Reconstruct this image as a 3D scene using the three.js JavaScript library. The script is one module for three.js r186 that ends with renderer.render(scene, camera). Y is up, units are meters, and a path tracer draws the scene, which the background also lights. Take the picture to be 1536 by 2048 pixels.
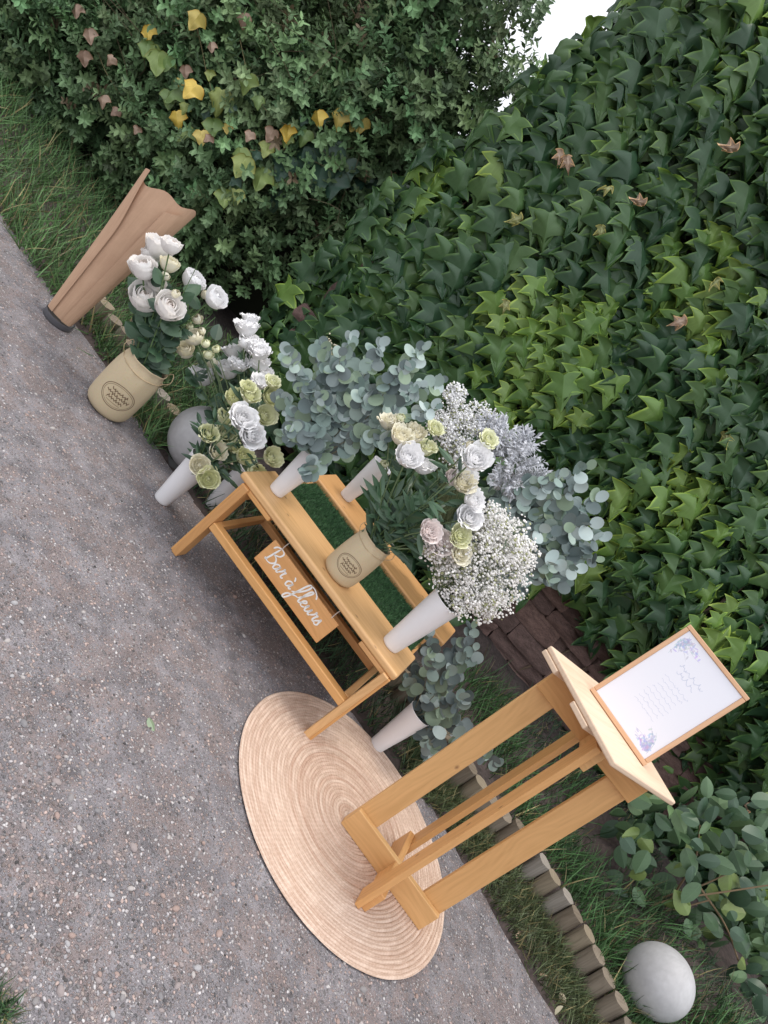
import * as THREE from 'three';
import { RoundedBoxGeometry } from 'three/addons/geometries/RoundedBoxGeometry.js';
import { mergeGeometries } from 'three/addons/utils/BufferGeometryUtils.js';

// ---------------------------------------------------------------- camera, sky, sun, exposure
const scene = new THREE.Scene();
const camera = new THREE.PerspectiveCamera(70.42, 0.75, 0.05, 400);
camera.rotation.order = 'YXZ';
camera.position.set(0, 1.65, 0);
camera.rotation.set(-15.334 * Math.PI / 180, 0, 50.297 * Math.PI / 180);
scene.add(camera);
const renderer = new THREE.WebGLRenderer({ antialias: true });
renderer.toneMapping = THREE.LinearToneMapping;
renderer.toneMappingExposure = 1.42;
renderer.shadowMap.enabled = true;
{
  const w = 128, h = 64, d = new Float32Array(w * h * 4);
  for (let j = 0; j < h; j++) for (let i = 0; i < w; i++) {
    const el = (j + .5) / h * Math.PI - Math.PI / 2, s = Math.max(0, Math.sin(el));
    const k = el < 0 ? .25 : (.74 + .56 * s), n = 1 + .06 * Math.sin(i * .35 + 2 * Math.sin(j * .3)) * (el > 0 ? 1 : 0);
    const o = (j * w + i) * 4;
    d[o] = k * n * .965; d[o + 1] = k * n * .985; d[o + 2] = k * n * 1.045; d[o + 3] = 1;
  }
  const t = new THREE.DataTexture(d, w, h, THREE.RGBAFormat, THREE.FloatType);
  t.mapping = THREE.EquirectangularReflectionMapping; t.magFilter = t.minFilter = THREE.LinearFilter; t.needsUpdate = true;
  scene.background = t; scene.environment = t;
}
const sun = new THREE.DirectionalLight(0xfff4e6, 1.1);
sun.position.set(.7, 9, -3.7); sun.target.position.set(0.5, 0, -3); sun.castShadow = true; sun.shadow.radius = 30;
Object.assign(sun.shadow.camera, { left: -8, right: 8, top: 8, bottom: -8, near: .5, far: 30 });
scene.add(sun, sun.target);

// ---------------------------------------------------------------- helpers
const V = (x, y, z) => new THREE.Vector3(x, y, z);
const PI = Math.PI, sin = Math.sin, cos = Math.cos;
function rng(seed) { let a = seed >>> 0; return () => { a = (a + 0x6D2B79F5) | 0; let t = Math.imul(a ^ (a >>> 15), 1 | a); t = (t + Math.imul(t ^ (t >>> 7), 61 | t)) ^ t; return ((t ^ (t >>> 14)) >>> 0) / 4294967296; }; }
const R0 = rng(7);
const rr = (a, b, r = R0) => a + (b - a) * r();
const used = {};
const numbered = (n) => { const k = used[n] = (used[n] ?? -1) + 1; return k ? n + '_' + String(k).padStart(3, '0') : n; };
const shade = (o) => { o.castShadow = o.receiveShadow = true; return o; };
function tag(o, label, category, group, kind) {
  o.userData.label = label; if (category) o.userData.category = category;
  if (group) o.userData.group = group; if (kind) o.userData.kind = kind; return o;
}
function thing(name, label, category, pos = [0, 0, 0], turn = 0, group) {
  const g = new THREE.Group(); g.name = numbered(name); g.position.set(...pos); g.rotation.y = turn; scene.add(g);
  return tag(g, label, category, group);
}
function part(name, geo, mat, parent) { const m = shade(new THREE.Mesh(geo, mat)); m.name = name; parent.add(m); return m; }
function struct(name, geo, mat, label) { const m = shade(new THREE.Mesh(geo, mat)); m.name = numbered(name); m.userData.kind = 'structure'; m.userData.label = label; scene.add(m); return m; }
// a pixel of the 1536 x 2048 picture turned into the point of the plane z = const (or y = const) that it shows: used to take positions over
const cR = V(1, 0, 0), cU = V(0, 1, 0), cF = V(0, 0, -1);
{ const e = camera.rotation; for (const v of [cR, cU, cF]) v.applyEuler(e); }
const rayOf = (x, y) => cF.clone().addScaledVector(cR, (x - 768) / 1451).addScaledVector(cU, -(y - 1024) / 1451);
const atZ = (x, y, z) => { const d = rayOf(x, y); return camera.position.clone().addScaledVector(d, z / d.z); };
const atY = (x, y, h) => { const d = rayOf(x, y); return camera.position.clone().addScaledVector(d, (h - 1.65) / d.y); };
const project = (p) => { const v = p.clone().sub(camera.position), z = v.dot(cF); return [768 + 1451 * v.dot(cR) / z, 1024 - 1451 * v.dot(cU) / z, z]; };

// tileable value noise
function hash2(i, j, s) { let h = Math.imul(i, 374761393) ^ Math.imul(j, 668265263) ^ Math.imul(s, 2246822519); h = Math.imul(h ^ (h >>> 13), 1274126177); return ((h ^ (h >>> 16)) >>> 0) / 4294967296; }
function vn(x, y, px, py, s) {
  const xi = Math.floor(x), yi = Math.floor(y), fx = x - xi, fy = y - yi, u = fx * fx * (3 - 2 * fx), v = fy * fy * (3 - 2 * fy);
  const a = ((xi % px) + px) % px, b = (a + 1) % px, c = ((yi % py) + py) % py, d = (c + 1) % py;
  return (hash2(a, c, s) * (1 - u) + hash2(b, c, s) * u) * (1 - v) + (hash2(a, d, s) * (1 - u) + hash2(b, d, s) * u) * v;
}
function fbm(x, y, px, py, s, oct = 4) { let f = 0, a = .5, n = 0; for (let o = 0; o < oct; o++) { f += a * vn(x, y, px, py, s + o * 17); n += a; x *= 2; y *= 2; px *= 2; py *= 2; a *= .5; } return f / n; }
const toS = (c) => { c = c < 0 ? 0 : c > 1 ? 1 : c; return 255 * (c <= .0031308 ? 12.92 * c : 1.055 * Math.pow(c, 1 / 2.4) - .055); };
function makeTex(w, h, fn, srgb = true) {            // fn(u, v) -> linear [r, g, b]
  const d = new Uint8Array(w * h * 4);
  for (let j = 0; j < h; j++) for (let i = 0; i < w; i++) {
    const c = fn(i / w, j / h, i, j), o = (j * w + i) * 4;
    for (let k = 0; k < 3; k++) d[o + k] = srgb ? toS(c[k]) : Math.max(0, Math.min(255, c[k] * 255)); d[o + 3] = 255;
  }
  const t = new THREE.DataTexture(d, w, h); t.wrapS = t.wrapT = THREE.RepeatWrapping; t.magFilter = THREE.LinearFilter; t.minFilter = THREE.LinearMipmapLinearFilter; t.generateMipmaps = true;
  if (srgb) t.colorSpace = THREE.SRGBColorSpace; t.needsUpdate = true; return t;
}
const mixc = (a, b, t) => [a[0] + (b[0] - a[0]) * t, a[1] + (b[1] - a[1]) * t, a[2] + (b[2] - a[2]) * t];
const lin = (r, g, b) => new THREE.Color().setRGB(r, g, b);
const std = (o) => new THREE.MeshStandardMaterial({ roughness: .85, ...o });

// box with grain along its longest side, uv in metres
function board(w, h, d, r = .004, uo = 0) {
  const g = new RoundedBoxGeometry(w, h, d, 2, Math.min(r, w / 2.1, h / 2.1, d / 2.1));
  const p = g.attributes.position, n = g.attributes.normal, uv = new Float32Array(p.count * 2), big = w >= h && w >= d ? 0 : h >= d ? 1 : 2;
  for (let i = 0; i < p.count; i++) {
    const q = [p.getX(i), p.getY(i), p.getZ(i)], m = [Math.abs(n.getX(i)), Math.abs(n.getY(i)), Math.abs(n.getZ(i))];
    const ax = m[0] >= m[1] && m[0] >= m[2] ? 0 : m[1] >= m[2] ? 1 : 2, rest = [0, 1, 2].filter(k => k !== ax);
    let a = rest[0], b = rest[1]; if (b === big) [a, b] = [b, a];
    uv[2 * i] = q[a] + uo; uv[2 * i + 1] = q[b] + uo * 3.7 + ax * .31;
  }
  g.setAttribute('uv', new THREE.BufferAttribute(uv, 2)); return g;
}
function tube(pts, r0, r1 = r0, seg = 8, rad = 6) {     // tapered tube through points
  const c = new THREE.CatmullRomCurve3(pts), g = new THREE.TubeGeometry(c, seg, 1, rad, false), p = g.attributes.position, q = V();
  for (let i = 0; i <= seg; i++) { c.getPointAt(i / seg, q); const r = r0 + (r1 - r0) * i / seg;
    for (let j = 0; j <= rad; j++) { const k = i * (rad + 1) + j; p.setXYZ(k, q.x + (p.getX(k) - q.x) * r, q.y + (p.getY(k) - q.y) * r, q.z + (p.getZ(k) - q.z) * r); } }
  return g;
}
const moved = (g, x, y, z) => g.translate(x, y, z);
function grid(nu, nv, fn, uvs = (u, v) => [u, v]) {   // surface from fn(u, v)
  const pos = [], uv = [], idx = [];
  for (let j = 0; j <= nv; j++) for (let i = 0; i <= nu; i++) { const u = i / nu, v = j / nv; pos.push(...fn(u, v)); uv.push(...uvs(u, v)); }
  for (let j = 0; j < nv; j++) for (let i = 0; i < nu; i++) { const a = j * (nu + 1) + i, b = a + 1, c = a + nu + 1, d = c + 1; idx.push(a, b, d, a, d, c); }
  const g = new THREE.BufferGeometry(); g.setAttribute('position', new THREE.Float32BufferAttribute(pos, 3)); g.setAttribute('uv', new THREE.Float32BufferAttribute(uv, 2)); g.setIndex(idx); g.computeVertexNormals(); return g;
}
const M4 = new THREE.Matrix4(), Q4 = new THREE.Quaternion();
function instanced(name, geo, mat, list, parent, colours) {
  const m = shade(new THREE.InstancedMesh(geo, mat, list.length)); m.name = name; m.userData.kind = 'stuff';
  list.forEach((l, i) => { m.setMatrixAt(i, l); if (colours) m.setColorAt(i, colours[i]); });
  parent.add(m); return m;
}
const matOf = (p, q, s) => new THREE.Matrix4().compose(p, q, typeof s === 'number' ? V(s, s, s) : s);
const basisQ = (x, y, z) => new THREE.Quaternion().setFromRotationMatrix(new THREE.Matrix4().makeBasis(x, y, z));
// a leaf's orientation: its tip runs along -y, its upper face looks along +z
function leafQ(tip, normal) { const y = tip.clone().negate().normalize(), z = normal.clone().addScaledVector(y, -normal.dot(y)).normalize(); return basisQ(y.clone().cross(z), y, z); }
const eq = (x, y, z) => new THREE.Quaternion().setFromEuler(new THREE.Euler(x, y, z));

// ---------------------------------------------------------------- materials
const woodTexOf = (a, b, c, seed) => makeTex(1024, 512, (u, v) => {
  const warp = fbm(u * 3, v * 4, 3, 4, seed, 3), g = fbm(u * 4, v * 46 + warp * 5, 4, 46, seed + 3, 4), fine = fbm(u * 14, v * 190, 14, 190, seed + 9, 2);
  const ring = .5 + .5 * sin((v * 22 + warp * 7) * 2 * PI), t = .55 * g + .3 * ring * g + .25 * fine;
  let col = mixc(a, b, Math.min(1, Math.max(0, t * 1.25 - .1)));
  for (let k = 0; k < 5; k++) { const kx = hash2(k, 1, seed), ky = hash2(k, 2, seed), dx = (u - kx) * 2, dy = (v - ky), r = Math.hypot(dx * 1.0, dy * 1.6) / .022; if (r < 1.6) col = mixc(c, col, Math.min(1, Math.max(0, r * .9 - .15))); }
  return col;
});
const woodTex = woodTexOf([.76, .465, .22], [.6, .345, .145], [.3, .15, .07], 11);
const paleTex = woodTexOf([.8, .62, .46], [.68, .48, .33], [.4, .24, .13], 23);
const greyTex = woodTexOf([.36, .325, .285], [.2, .175, .145], [.08, .065, .05], 37);
for (const t of [woodTex, paleTex, greyTex]) t.repeat.set(1, 2);
const woods = [0xffffff, 0xf4eadf, 0xfff2dc, 0xeedfce].map(c => std({ map: woodTex, color: c, roughness: .5, bumpMap: woodTex, bumpScale: .0006 }));
const lectWoods = [0xfffdf4, 0xfff3e2, 0xf7ecd8, 0xfffaee].map(c => std({ map: woodTex, color: c, roughness: .5, bumpMap: woodTex, bumpScale: .0006 }));
const pale = std({ map: paleTex, roughness: .6, bumpMap: paleTex, bumpScale: .0004 });
const paleFrame = std({ map: paleTex, color: 0xf2dcc8, roughness: .6 });
const logMats = [0xffffff, 0xe8e0d4, 0xd2c8ba, 0xf3ead6, 0xc9c4ba].map(c => std({ map: greyTex, color: c, roughness: .95, bumpMap: greyTex, bumpScale: .002 }));

// the path: worn asphalt with stones in it; colour and relief from the same cells
const stoneCols = [[.36, .34, .345], [.30, .235, .225], [.22, .215, .225], [.46, .44, .44], [.32, .27, .25], [.15, .14, .14], [.40, .31, .28], [.27, .26, .27]];
const pathH = new Float32Array(2048 * 2048);
const pathTex = makeTex(2048, 2048, (u, v, i, j) => {
  const big = .3 + .4 * fbm(u * 9, v * 9, 9, 9, 5, 4), mid = fbm(u * 40, v * 40, 40, 40, 8, 3), sp = hash2(i, j, 3);
  let col = mixc([.125, .115, .122], [.31, .29, .308], .16 + 1.0 * (mid - .5) + .5 * big), hgt = .25 + mid * .25;
  col = mixc(col, [.215, .165, .152], Math.max(0, Math.min(.5, (fbm(u * 31, v * 31, 31, 31, 77, 5) - .515) * 5)));
  for (const [n, lim, s] of [[340, .8, 1], [150, .5, 2]]) {
    const x = u * n, y = v * n, xi = Math.floor(x), yi = Math.floor(y);
    for (let b = -1; b <= 1; b++) for (let a = -1; a <= 1; a++) {
      const ci = (xi + a + n) % n, cj = (yi + b + n) % n, q = hash2(ci, cj, 50 + s); if (q > lim * (.4 + 1.2 * big)) continue;
      const cx = xi + a + .2 + .6 * hash2(ci, cj, 60 + s), cy = yi + b + .2 + .6 * hash2(ci, cj, 70 + s), an = hash2(ci, cj, 80 + s) * PI, dx = x - cx, dy = y - cy;
      const ra = .22 + .26 * hash2(ci, cj, 90 + s), e = Math.hypot((dx * cos(an) + dy * sin(an)) / ra, (-dx * sin(an) + dy * cos(an)) / (ra * .7));
      if (e < 1) { const sc = stoneCols[Math.floor(hash2(ci, cj, 95 + s) * 8)], bright = .75 + .5 * hash2(ci, cj, 99 + s); col = mixc([sc[0] * bright, sc[1] * bright, sc[2] * bright], col, e > .8 ? (e - .8) * 4 : 0); hgt = Math.max(hgt, .5 + .5 * Math.sqrt(1 - e * e) * (s === 2 ? 1 : .6)); }
    }
  }
  pathH[j * 2048 + i] = hgt + .12 * sp;
  const k = .62 + .76 * sp; return [col[0] * k, col[1] * k, col[2] * k];
});
const pathBump = makeTex(2048, 2048, (u, v, i, j) => { const h = pathH[j * 2048 + i]; return [h, h, h]; }, false);
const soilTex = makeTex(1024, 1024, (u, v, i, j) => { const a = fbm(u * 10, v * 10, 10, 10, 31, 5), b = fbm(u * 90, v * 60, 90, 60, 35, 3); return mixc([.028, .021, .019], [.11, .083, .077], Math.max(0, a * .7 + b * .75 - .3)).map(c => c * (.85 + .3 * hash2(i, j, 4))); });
const pathMat = std({ map: pathTex, bumpMap: pathBump, bumpScale: .009, roughness: .92 });
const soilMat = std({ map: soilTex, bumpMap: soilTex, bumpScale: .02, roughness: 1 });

// ---------------------------------------------------------------- ground
function sheet(x0, x1, z0, z1, nx, nz, h, scale) { return grid(nx, nz, (u, v) => { const x = x0 + (x1 - x0) * u, z = z1 + (z0 - z1) * v; return [x, h(x, z), z]; }, (u, v) => [(x0 + (x1 - x0) * u) / scale, (z0 + (z1 - z0) * v) / scale]); }
const edgeLine = [[-9, -3.95], [-2.9, -3.9], [-2.2, -3.66], [-1.75, -3.62], [-1.1, -3.44], [-.5, -3.3], [.5, -3.2], [1.0, -3.17], [1.3, -3.2], [1.79, -3.0], [2.22, -2.84], [2.9, -2.3], [6, .4]];
const edgeZ = (x) => { for (let i = 1; i < edgeLine.length; i++) if (x <= edgeLine[i][0]) { const [a, b] = [edgeLine[i - 1], edgeLine[i]], t = (x - a[0]) / (b[0] - a[0]); return a[1] + (b[1] - a[1]) * t; } return .4; };
const n1 = (x, y, s) => fbm(x + 64, y + 64, 128, 128, s, 3) - .5;
const sstep = (a, b, x) => { const t = Math.min(1, Math.max(0, (x - a) / (b - a))); return t * t * (3 - 2 * t); };
const logBase = [[-2.0, -3.86], [-1.6, -3.78], [-1.2, -3.66], [-.7, -3.8], [.1, -3.95], [.6, -3.82], [1.0, -3.62], [1.35, -3.5], [1.7, -3.5], [2.0, -3.46], [2.3, -3.26], [2.55, -3.02], [2.85, -2.68], [3.2, -2.2]];
const logZ = (x) => { for (let i = 1; i < logBase.length; i++) if (x <= logBase[i][0]) { const [a, b] = [logBase[i - 1], logBase[i]]; return a[1] + (b[1] - a[1]) * Math.min(1, Math.max(0, (x - a[0]) / (b[0] - a[0]))); } return -2.2; };
function soilH(x, z) {
  const dz = logZ(x) - z, r = sstep(.2, 1.0, x);      // behind the edging on the right the bed is higher and climbs to the wall
  return .006 + .1 * r * sstep(.0, .06, dz) + .26 * r * sstep(.25, 1.1, dz) + .05 * (1 - r) * sstep(.1, 1, dz) + .03 * n1(x * 3, z * 3, 3) + .02 * n1(x * 11, z * 11, 6);
}
const ground = struct('ground', new THREE.PlaneGeometry(160, 160).rotateX(-PI / 2).translate(0, -.03, 0), std({ color: lin(.1, .1, .07), roughness: 1 }), 'flat ground reaching the horizon beyond the path and hedge');
{
  const pts = edgeLine.map(([x, z]) => [x, z]); const sh = new THREE.Shape(); sh.moveTo(-9, 5);
  const N = 180; for (let i = 0; i <= N; i++) { const x = -9 + 15 * i / N; sh.lineTo(x, -(edgeZ(x) + .05 * n1(x * 5, 1, 9))); } sh.lineTo(6, -5); sh.lineTo(-9, -5);
  const s2 = new THREE.Shape(); s2.moveTo(-9, -5); s2.lineTo(6, -5); for (let i = N; i >= 0; i--) { const x = -9 + 15 * i / N; s2.lineTo(x, -(edgeZ(x) + .09 * n1(x * 6, 1, 9))); }
  const g = new THREE.ShapeGeometry(s2).rotateX(-PI / 2), p = g.attributes.position, uv = g.attributes.uv;
  for (let i = 0; i < p.count; i++) uv.setXY(i, p.getX(i) / 2.4, p.getZ(i) / 2.4);
  var path = struct('path', g, pathMat, 'grey brown worn path with small stones set in it');
}
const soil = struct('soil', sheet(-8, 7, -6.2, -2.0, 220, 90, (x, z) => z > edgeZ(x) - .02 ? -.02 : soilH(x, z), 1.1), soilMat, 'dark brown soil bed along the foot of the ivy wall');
{ // pebbles: the larger ones are pieces of the path, the rest are gravel
  const r = rng(91), geos = [0, 1, 2].map(k => { const g = new THREE.IcosahedronGeometry(1, 1), p = g.attributes.position; for (let i = 0; i < p.count; i++) { const f = 1 + .35 * n1(p.getX(i) * 1.7 + k * 9, p.getY(i) * 1.7 + p.getZ(i) * 2.3, 40 + k); p.setXYZ(i, p.getX(i) * f, p.getY(i) * f * .55, p.getZ(i) * f * .72); } g.computeVertexNormals(); return g; });
  const pm = [[.5, .49, .5], [.42, .36, .35], [.56, .52, .5], [.3, .29, .3], [.46, .34, .3], [.35, .33, .33]].map(c => std({ color: lin(...c.map(q => q * .7)), roughness: .9 }));
  const place = () => { const px = rr(-40, 1250, r), py = rr(380, 2080, r), P = atY(px, py, 0); return P; };
  let n = 0; for (let k = 0; k < 6000 && n < 290; k++) { const P = place(), [, , d] = project(P); if (P.z < edgeZ(P.x) + .06) continue; const s = rr(.005, .0105, r) * (r() < .15 ? 1.4 : 1); if (s * 1451 / d < 3.4) continue;
    const m = part('pebble', geos[n % 3], pm[Math.floor(r() * 6)], path); m.position.set(P.x, s * .12, P.z); m.scale.setScalar(s); m.rotation.set(rr(-.2, .2, r), rr(0, 6, r), rr(-.2, .2, r)); n++; }
  const list = [], cols = []; for (let k = 0; k < 16000; k++) { const P = place(); if (P.z < edgeZ(P.x) + .02) continue; const s = rr(.0016, .0056, r); list.push(matOf(V(P.x, s * .15, P.z), eq(0, rr(0, 6, r), 0), s)); const c = stoneCols[Math.floor(r() * 8)], b = rr(.35, 1.3, r); cols.push(lin(c[0] * b, c[1] * b, c[2] * b)); }
  tag(instanced('gravel', geos[0], std({ roughness: .95 }), list, scene, cols), 'fine grey and pinkish gravel scattered on the path', null, null, 'stuff');
}

// ---------------------------------------------------------------- log edging along the bed
{
  const t = thing('log_edging', 'weathered grey log edging between path and planted bed', 'edging');
  const r = rng(5), geos = [0, 1, 2, 3].map(k => { const g = new THREE.CylinderGeometry(1, 1, 1, 9, 3), p = g.attributes.position; for (let i = 0; i < p.count; i++) { const a = Math.atan2(p.getZ(i), p.getX(i)), f = 1 + .16 * n1(a * 1.3 + k * 5, p.getY(i) * 2, 50 + k); p.setX(i, p.getX(i) * f); p.setZ(i, p.getZ(i) * f); if (p.getY(i) > .4) p.setY(i, p.getY(i) + .05 * n1(p.getX(i) * 2 + k, p.getZ(i) * 2, 3)); } const uv = g.attributes.uv; for (let i = 0; i < uv.count; i++) uv.setXY(i, uv.getY(i) * .2 + k * .2, uv.getX(i) * .4); g.computeVertexNormals(); return g; });
  const c = new THREE.CatmullRomCurve3(logBase.map(([x, z]) => V(x, 0, z))), L = c.getLength();
  for (let s = 0; s < L;) { const rad = rr(.042, .054, r), p = c.getPointAt(s / L), h = .178 + rr(-.012, .012, r) - .05 * (1 - sstep(-.2, .9, p.x)); const m = part('log', geos[Math.floor(r() * 4)], logMats[Math.floor(r() * 5)], t); m.position.set(p.x, h / 2 - .01, p.z); m.scale.set(rad, h, rad); m.rotation.set(rr(-.05, .05, r), rr(0, 6, r), rr(-.05, .05, r)); s += rad * 2 + .003; }
}

// ---------------------------------------------------------------- garden wall (its lower courses show under the ivy)
{
  const t = thing('garden_wall', 'rough purple brown garden wall mostly hidden under climbing ivy', 'wall', [0, 0, -4.75]);
  const wm = std({ map: soilTex, color: 0xd8c8c4, bumpMap: soilTex, bumpScale: .01, roughness: 1 });
  part('wall_core', new THREE.BoxGeometry(8.9, 4.3, .3).translate(3.3, 2.15, -.22), std({ color: lin(.035, .03, .028), roughness: 1 }), t);
  const r = rng(44), sm = [[.19, .16, .152], [.17, .148, .142], [.22, .185, .172], [.15, .13, .125]].map(c => std({ color: lin(...c.map(q => q * 12)), map: soilTex, bumpMap: soilTex, bumpScale: .012, roughness: 1 }));
  const geos = [0, 1, 2, 3, 4].map(k => { const g = board(1, 1, 1, .08, k), q = new THREE.BoxGeometry(1, 1, 1, 5, 3, 2), p = q.attributes.position; for (let i = 0; i < p.count; i++) { const X = p.getX(i), Y = p.getY(i), Z = p.getZ(i), e = Math.pow(Math.abs(2 * X), 6) * .05 + Math.pow(Math.abs(2 * Y), 6) * .08; p.setXYZ(i, X * (1 - .03 * Math.pow(Math.abs(2 * Y), 4)) + .07 * n1(Y * 3 + k, Z, 5), Y * (1 - .04 * Math.pow(Math.abs(2 * X), 6)) + .2 * n1(X * 3 + k * 3, Z, 6), Z - (Z > 0 ? e * .6 : 0) + .5 * n1(X * 4 + k, Y * 4, 7)); } q.computeVertexNormals(); return q; });
  for (let row = 0, y = .1; row < 11; row++) { const h = rr(.1, .17, r); for (let x = -1.4 + rr(0, .2, r); x < 4.2;) { const w = rr(.22, .5, r), m = part('stone', geos[Math.floor(r() * 5)], sm[Math.floor(r() * 4)], t); m.position.set(x + w / 2, y + h / 2, -.02 + rr(-.03, .03, r)); m.scale.set(w - .004, h * 1.02, .2); m.rotation.z = rr(-.02, .02, r); x += w; } y += h; }
}

// ---------------------------------------------------------------- bench that serves as flower bar
const T1 = -7.83 * PI / 180 ;                     // turn of the bench
const bench = thing('display_bench', 'low honey coloured wooden table with artificial turf between its two planks', 'table', [.034, 0, -2.796], -T1 * -1);
bench.rotation.y = -7.83 * PI / 180;
{
  const b = (name, w, h, d, x, y, z, m = 0, r = .005) => { const q = part(name, board(w, h, d, r, x * 1.7 + y + z), woods[m], bench); q.position.set(x, y, z); return q; };
  b('plank', 1.08, .035, .31, -.018, .4825, -.17, 0, .012);
  b('plank', 1.1, .035, .31, .025, .4825, -.92, 1, .012);
  for (const [x, m] of [[-.492, 3], [.487, 0]]) for (const z of [-.045, -1.02]) { const l = b('leg', .034, .465, .085, x, .2325, z, m); const e = part('edge_strip', board(.012, .46, .08, .002, x), woods[2], l); e.position.set(x < 0 ? -.022 : .022, 0, -.004); }
  b('side_rail', .03, .07, .9, -.49, .428, -.53, 3); b('side_rail', .03, .07, .9, .489, .428, -.53, 1);
  b('shelf_rail', .944, .038, .05, -.002, .23, -.03, 2); b('shelf_rail', .944, .038, .04, -.002, .225, -.5, 3);
  b('shelf_rail', .03, .038, .42, -.46, .23, -.265, 3); b('shelf_rail', .03, .038, .42, .456, .23, -.265, 0);
  b('corner_block', .17, .022, .06, -.41, .4535, -.05, 2); b('corner_block', .17, .022, .06, .4, .4535, -.05, 1);
  b('turf_tray', .98, .016, .44, 0, .462, -.545, 3, .002);
  // artificial turf blades
  const r = rng(61), blade = grid(1, 2, (u, v) => [(u - .5) * .0035 * (1 - v * .8), v * .02, v * v * .008]);
  const list = [], cols = []; for (let i = 0; i < 15000; i++) { list.push(matOf(V(rr(-.485, .485, r), .469, rr(-.755, -.335, r)), eq(rr(-.5, .5, r), rr(0, 6.3, r), rr(-.5, .5, r)), rr(.7, 1.25, r))); const k = rr(.6, 1.3, r); cols.push(lin(.06 * k, .16 * k, .06 * k)); }
  part('turf_backing', board(.972, .004, .43, .001), std({ color: lin(.015, .04, .018), roughness: 1 }), bench).position.set(0, .4722, -.545);
  instanced('turf', blade, std({ side: THREE.DoubleSide, roughness: .7 }), list, bench, cols);
}
const onBench = (x, y, z) => V(x, y, z).applyEuler(bench.rotation).add(bench.position);

// hanging sign with the words
function ribbon(pts, w, z = 0) {                // flat brush stroke
  const c = new THREE.CatmullRomCurve3(pts.map(([x, y]) => V(x, y, 0)), false, 'catmullrom', .5), n = pts.length * 7, pos = [], idx = [], q = V(), tg = V();
  for (let i = 0; i <= n; i++) { c.getPoint(i / n, q); c.getTangent(i / n, tg); const k = w * (.55 + .45 * Math.abs(tg.y)) * .5 * Math.min(1, .35 + Math.min(i, n - i) * .25); pos.push(q.x - tg.y * k, q.y + tg.x * k, z, q.x + tg.y * k, q.y - tg.x * k, z); if (i < n) idx.push(2 * i, 2 * i + 1, 2 * i + 2, 2 * i + 1, 2 * i + 3, 2 * i + 2); }
  const g = new THREE.BufferGeometry(); g.setAttribute('position', new THREE.Float32BufferAttribute(pos, 3)); g.setIndex(idx); g.computeVertexNormals(); return g;
}
const glyphs = {
  B: [.62, [[[.16, 1], [.13, .6], [.12, .3], [.08, -.02], [0, .06]], [[-.14, .72], [-.05, .95], [.2, 1.08], [.46, 1], [.46, .74], [.28, .58], [.16, .54], [.42, .48], [.58, .28], [.44, .04], [.2, -.02], [.08, .06]]]],
  a: [.48, [[[.34, .34], [.2, .4], [.05, .24], [.1, .02], [.24, .06], [.33, .3], [.35, .4], [.33, .12], [.4, .02], [.5, .12]]]],
  r: [.4, [[[-.02, .1], [.1, .34], [.1, .52], [.17, .42], [.29, .44], [.25, .28], [.26, .08], [.34, .03], [.42, .12]]]],
  à: [.46, [[[.34, .34], [.2, .4], [.05, .24], [.1, .02], [.24, .06], [.33, .3], [.35, .4], [.33, .12], [.4, .02], [.5, .12]], [[.1, .74], [.2, .66], [.28, .54]]]],
  f: [.36, [[[-.12, .06], [.1, .3], [.3, .8], [.32, 1.12], [.2, 1.18], [.12, .9], [.08, .4], [.02, -.2], [-.08, -.52], [-.2, -.5], [-.16, -.2], [.06, -.02], [.24, .1], [.38, .14]], [[.2, 1.17], [.5, 1.22], [.86, 1.08], [1.0, .92]]]],
  l: [.28, [[[0, .1], [.16, .5], [.28, .92], [.24, 1.06], [.14, .9], [.12, .4], [.16, .06], [.24, .02], [.32, .12]]]],
  e: [.38, [[[-.02, .1], [.12, .2], [.24, .34], [.16, .43], [.06, .28], [.1, .06], [.22, .02], [.36, .12]]]],
  u: [.5, [[[-.02, .12], [.06, .4], [.06, .14], [.14, .01], [.28, .16], [.34, .4], [.33, .12], [.4, .02], [.48, .12]]]],
  s: [.34, [[[-.04, .1], [.12, .34], [.17, .45], [.2, .26], [.24, .1], [.14, 0], [.02, .06]]]], ' ': [.26, []],
};
function script(text, size, w) { const gs = []; let x = 0; for (const ch of text) { const [adv, st] = glyphs[ch]; for (const s of st) gs.push(ribbon(s.map(([a, b]) => [(x + a + b * .12) * size, b * size]), w)); x += adv; } return [mergeGeometries(gs), x * size]; }
{
  const p = onBench(-.022, .345, -.055), t = thing('hanging_sign', 'orange wooden sign lettered Bar à fleurs hanging under the table top', 'sign', p.toArray(), bench.rotation.y);
  part('board', board(.456, .132, .012, .003, .4), std({ map: woodTex, color: 0xfff0e0, roughness: .55 }), t);
  const [g, w] = script('Bar à fleurs', .079, .0082); const m = part('lettering', g.translate(-w / 2 - .012, -.02, .0075), std({ color: lin(.86, .84, .8), roughness: .7, side: THREE.DoubleSide }), t); m.rotation.z = 0;
  for (const x of [-.175, .185]) part('cord', tube([V(x, .06, .0075), V(x - .002, .085, .006), V(x, .125, .004)], .0022, .0022, 6, 5), std({ color: lin(.62, .55, .48) }), t);
}

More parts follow.
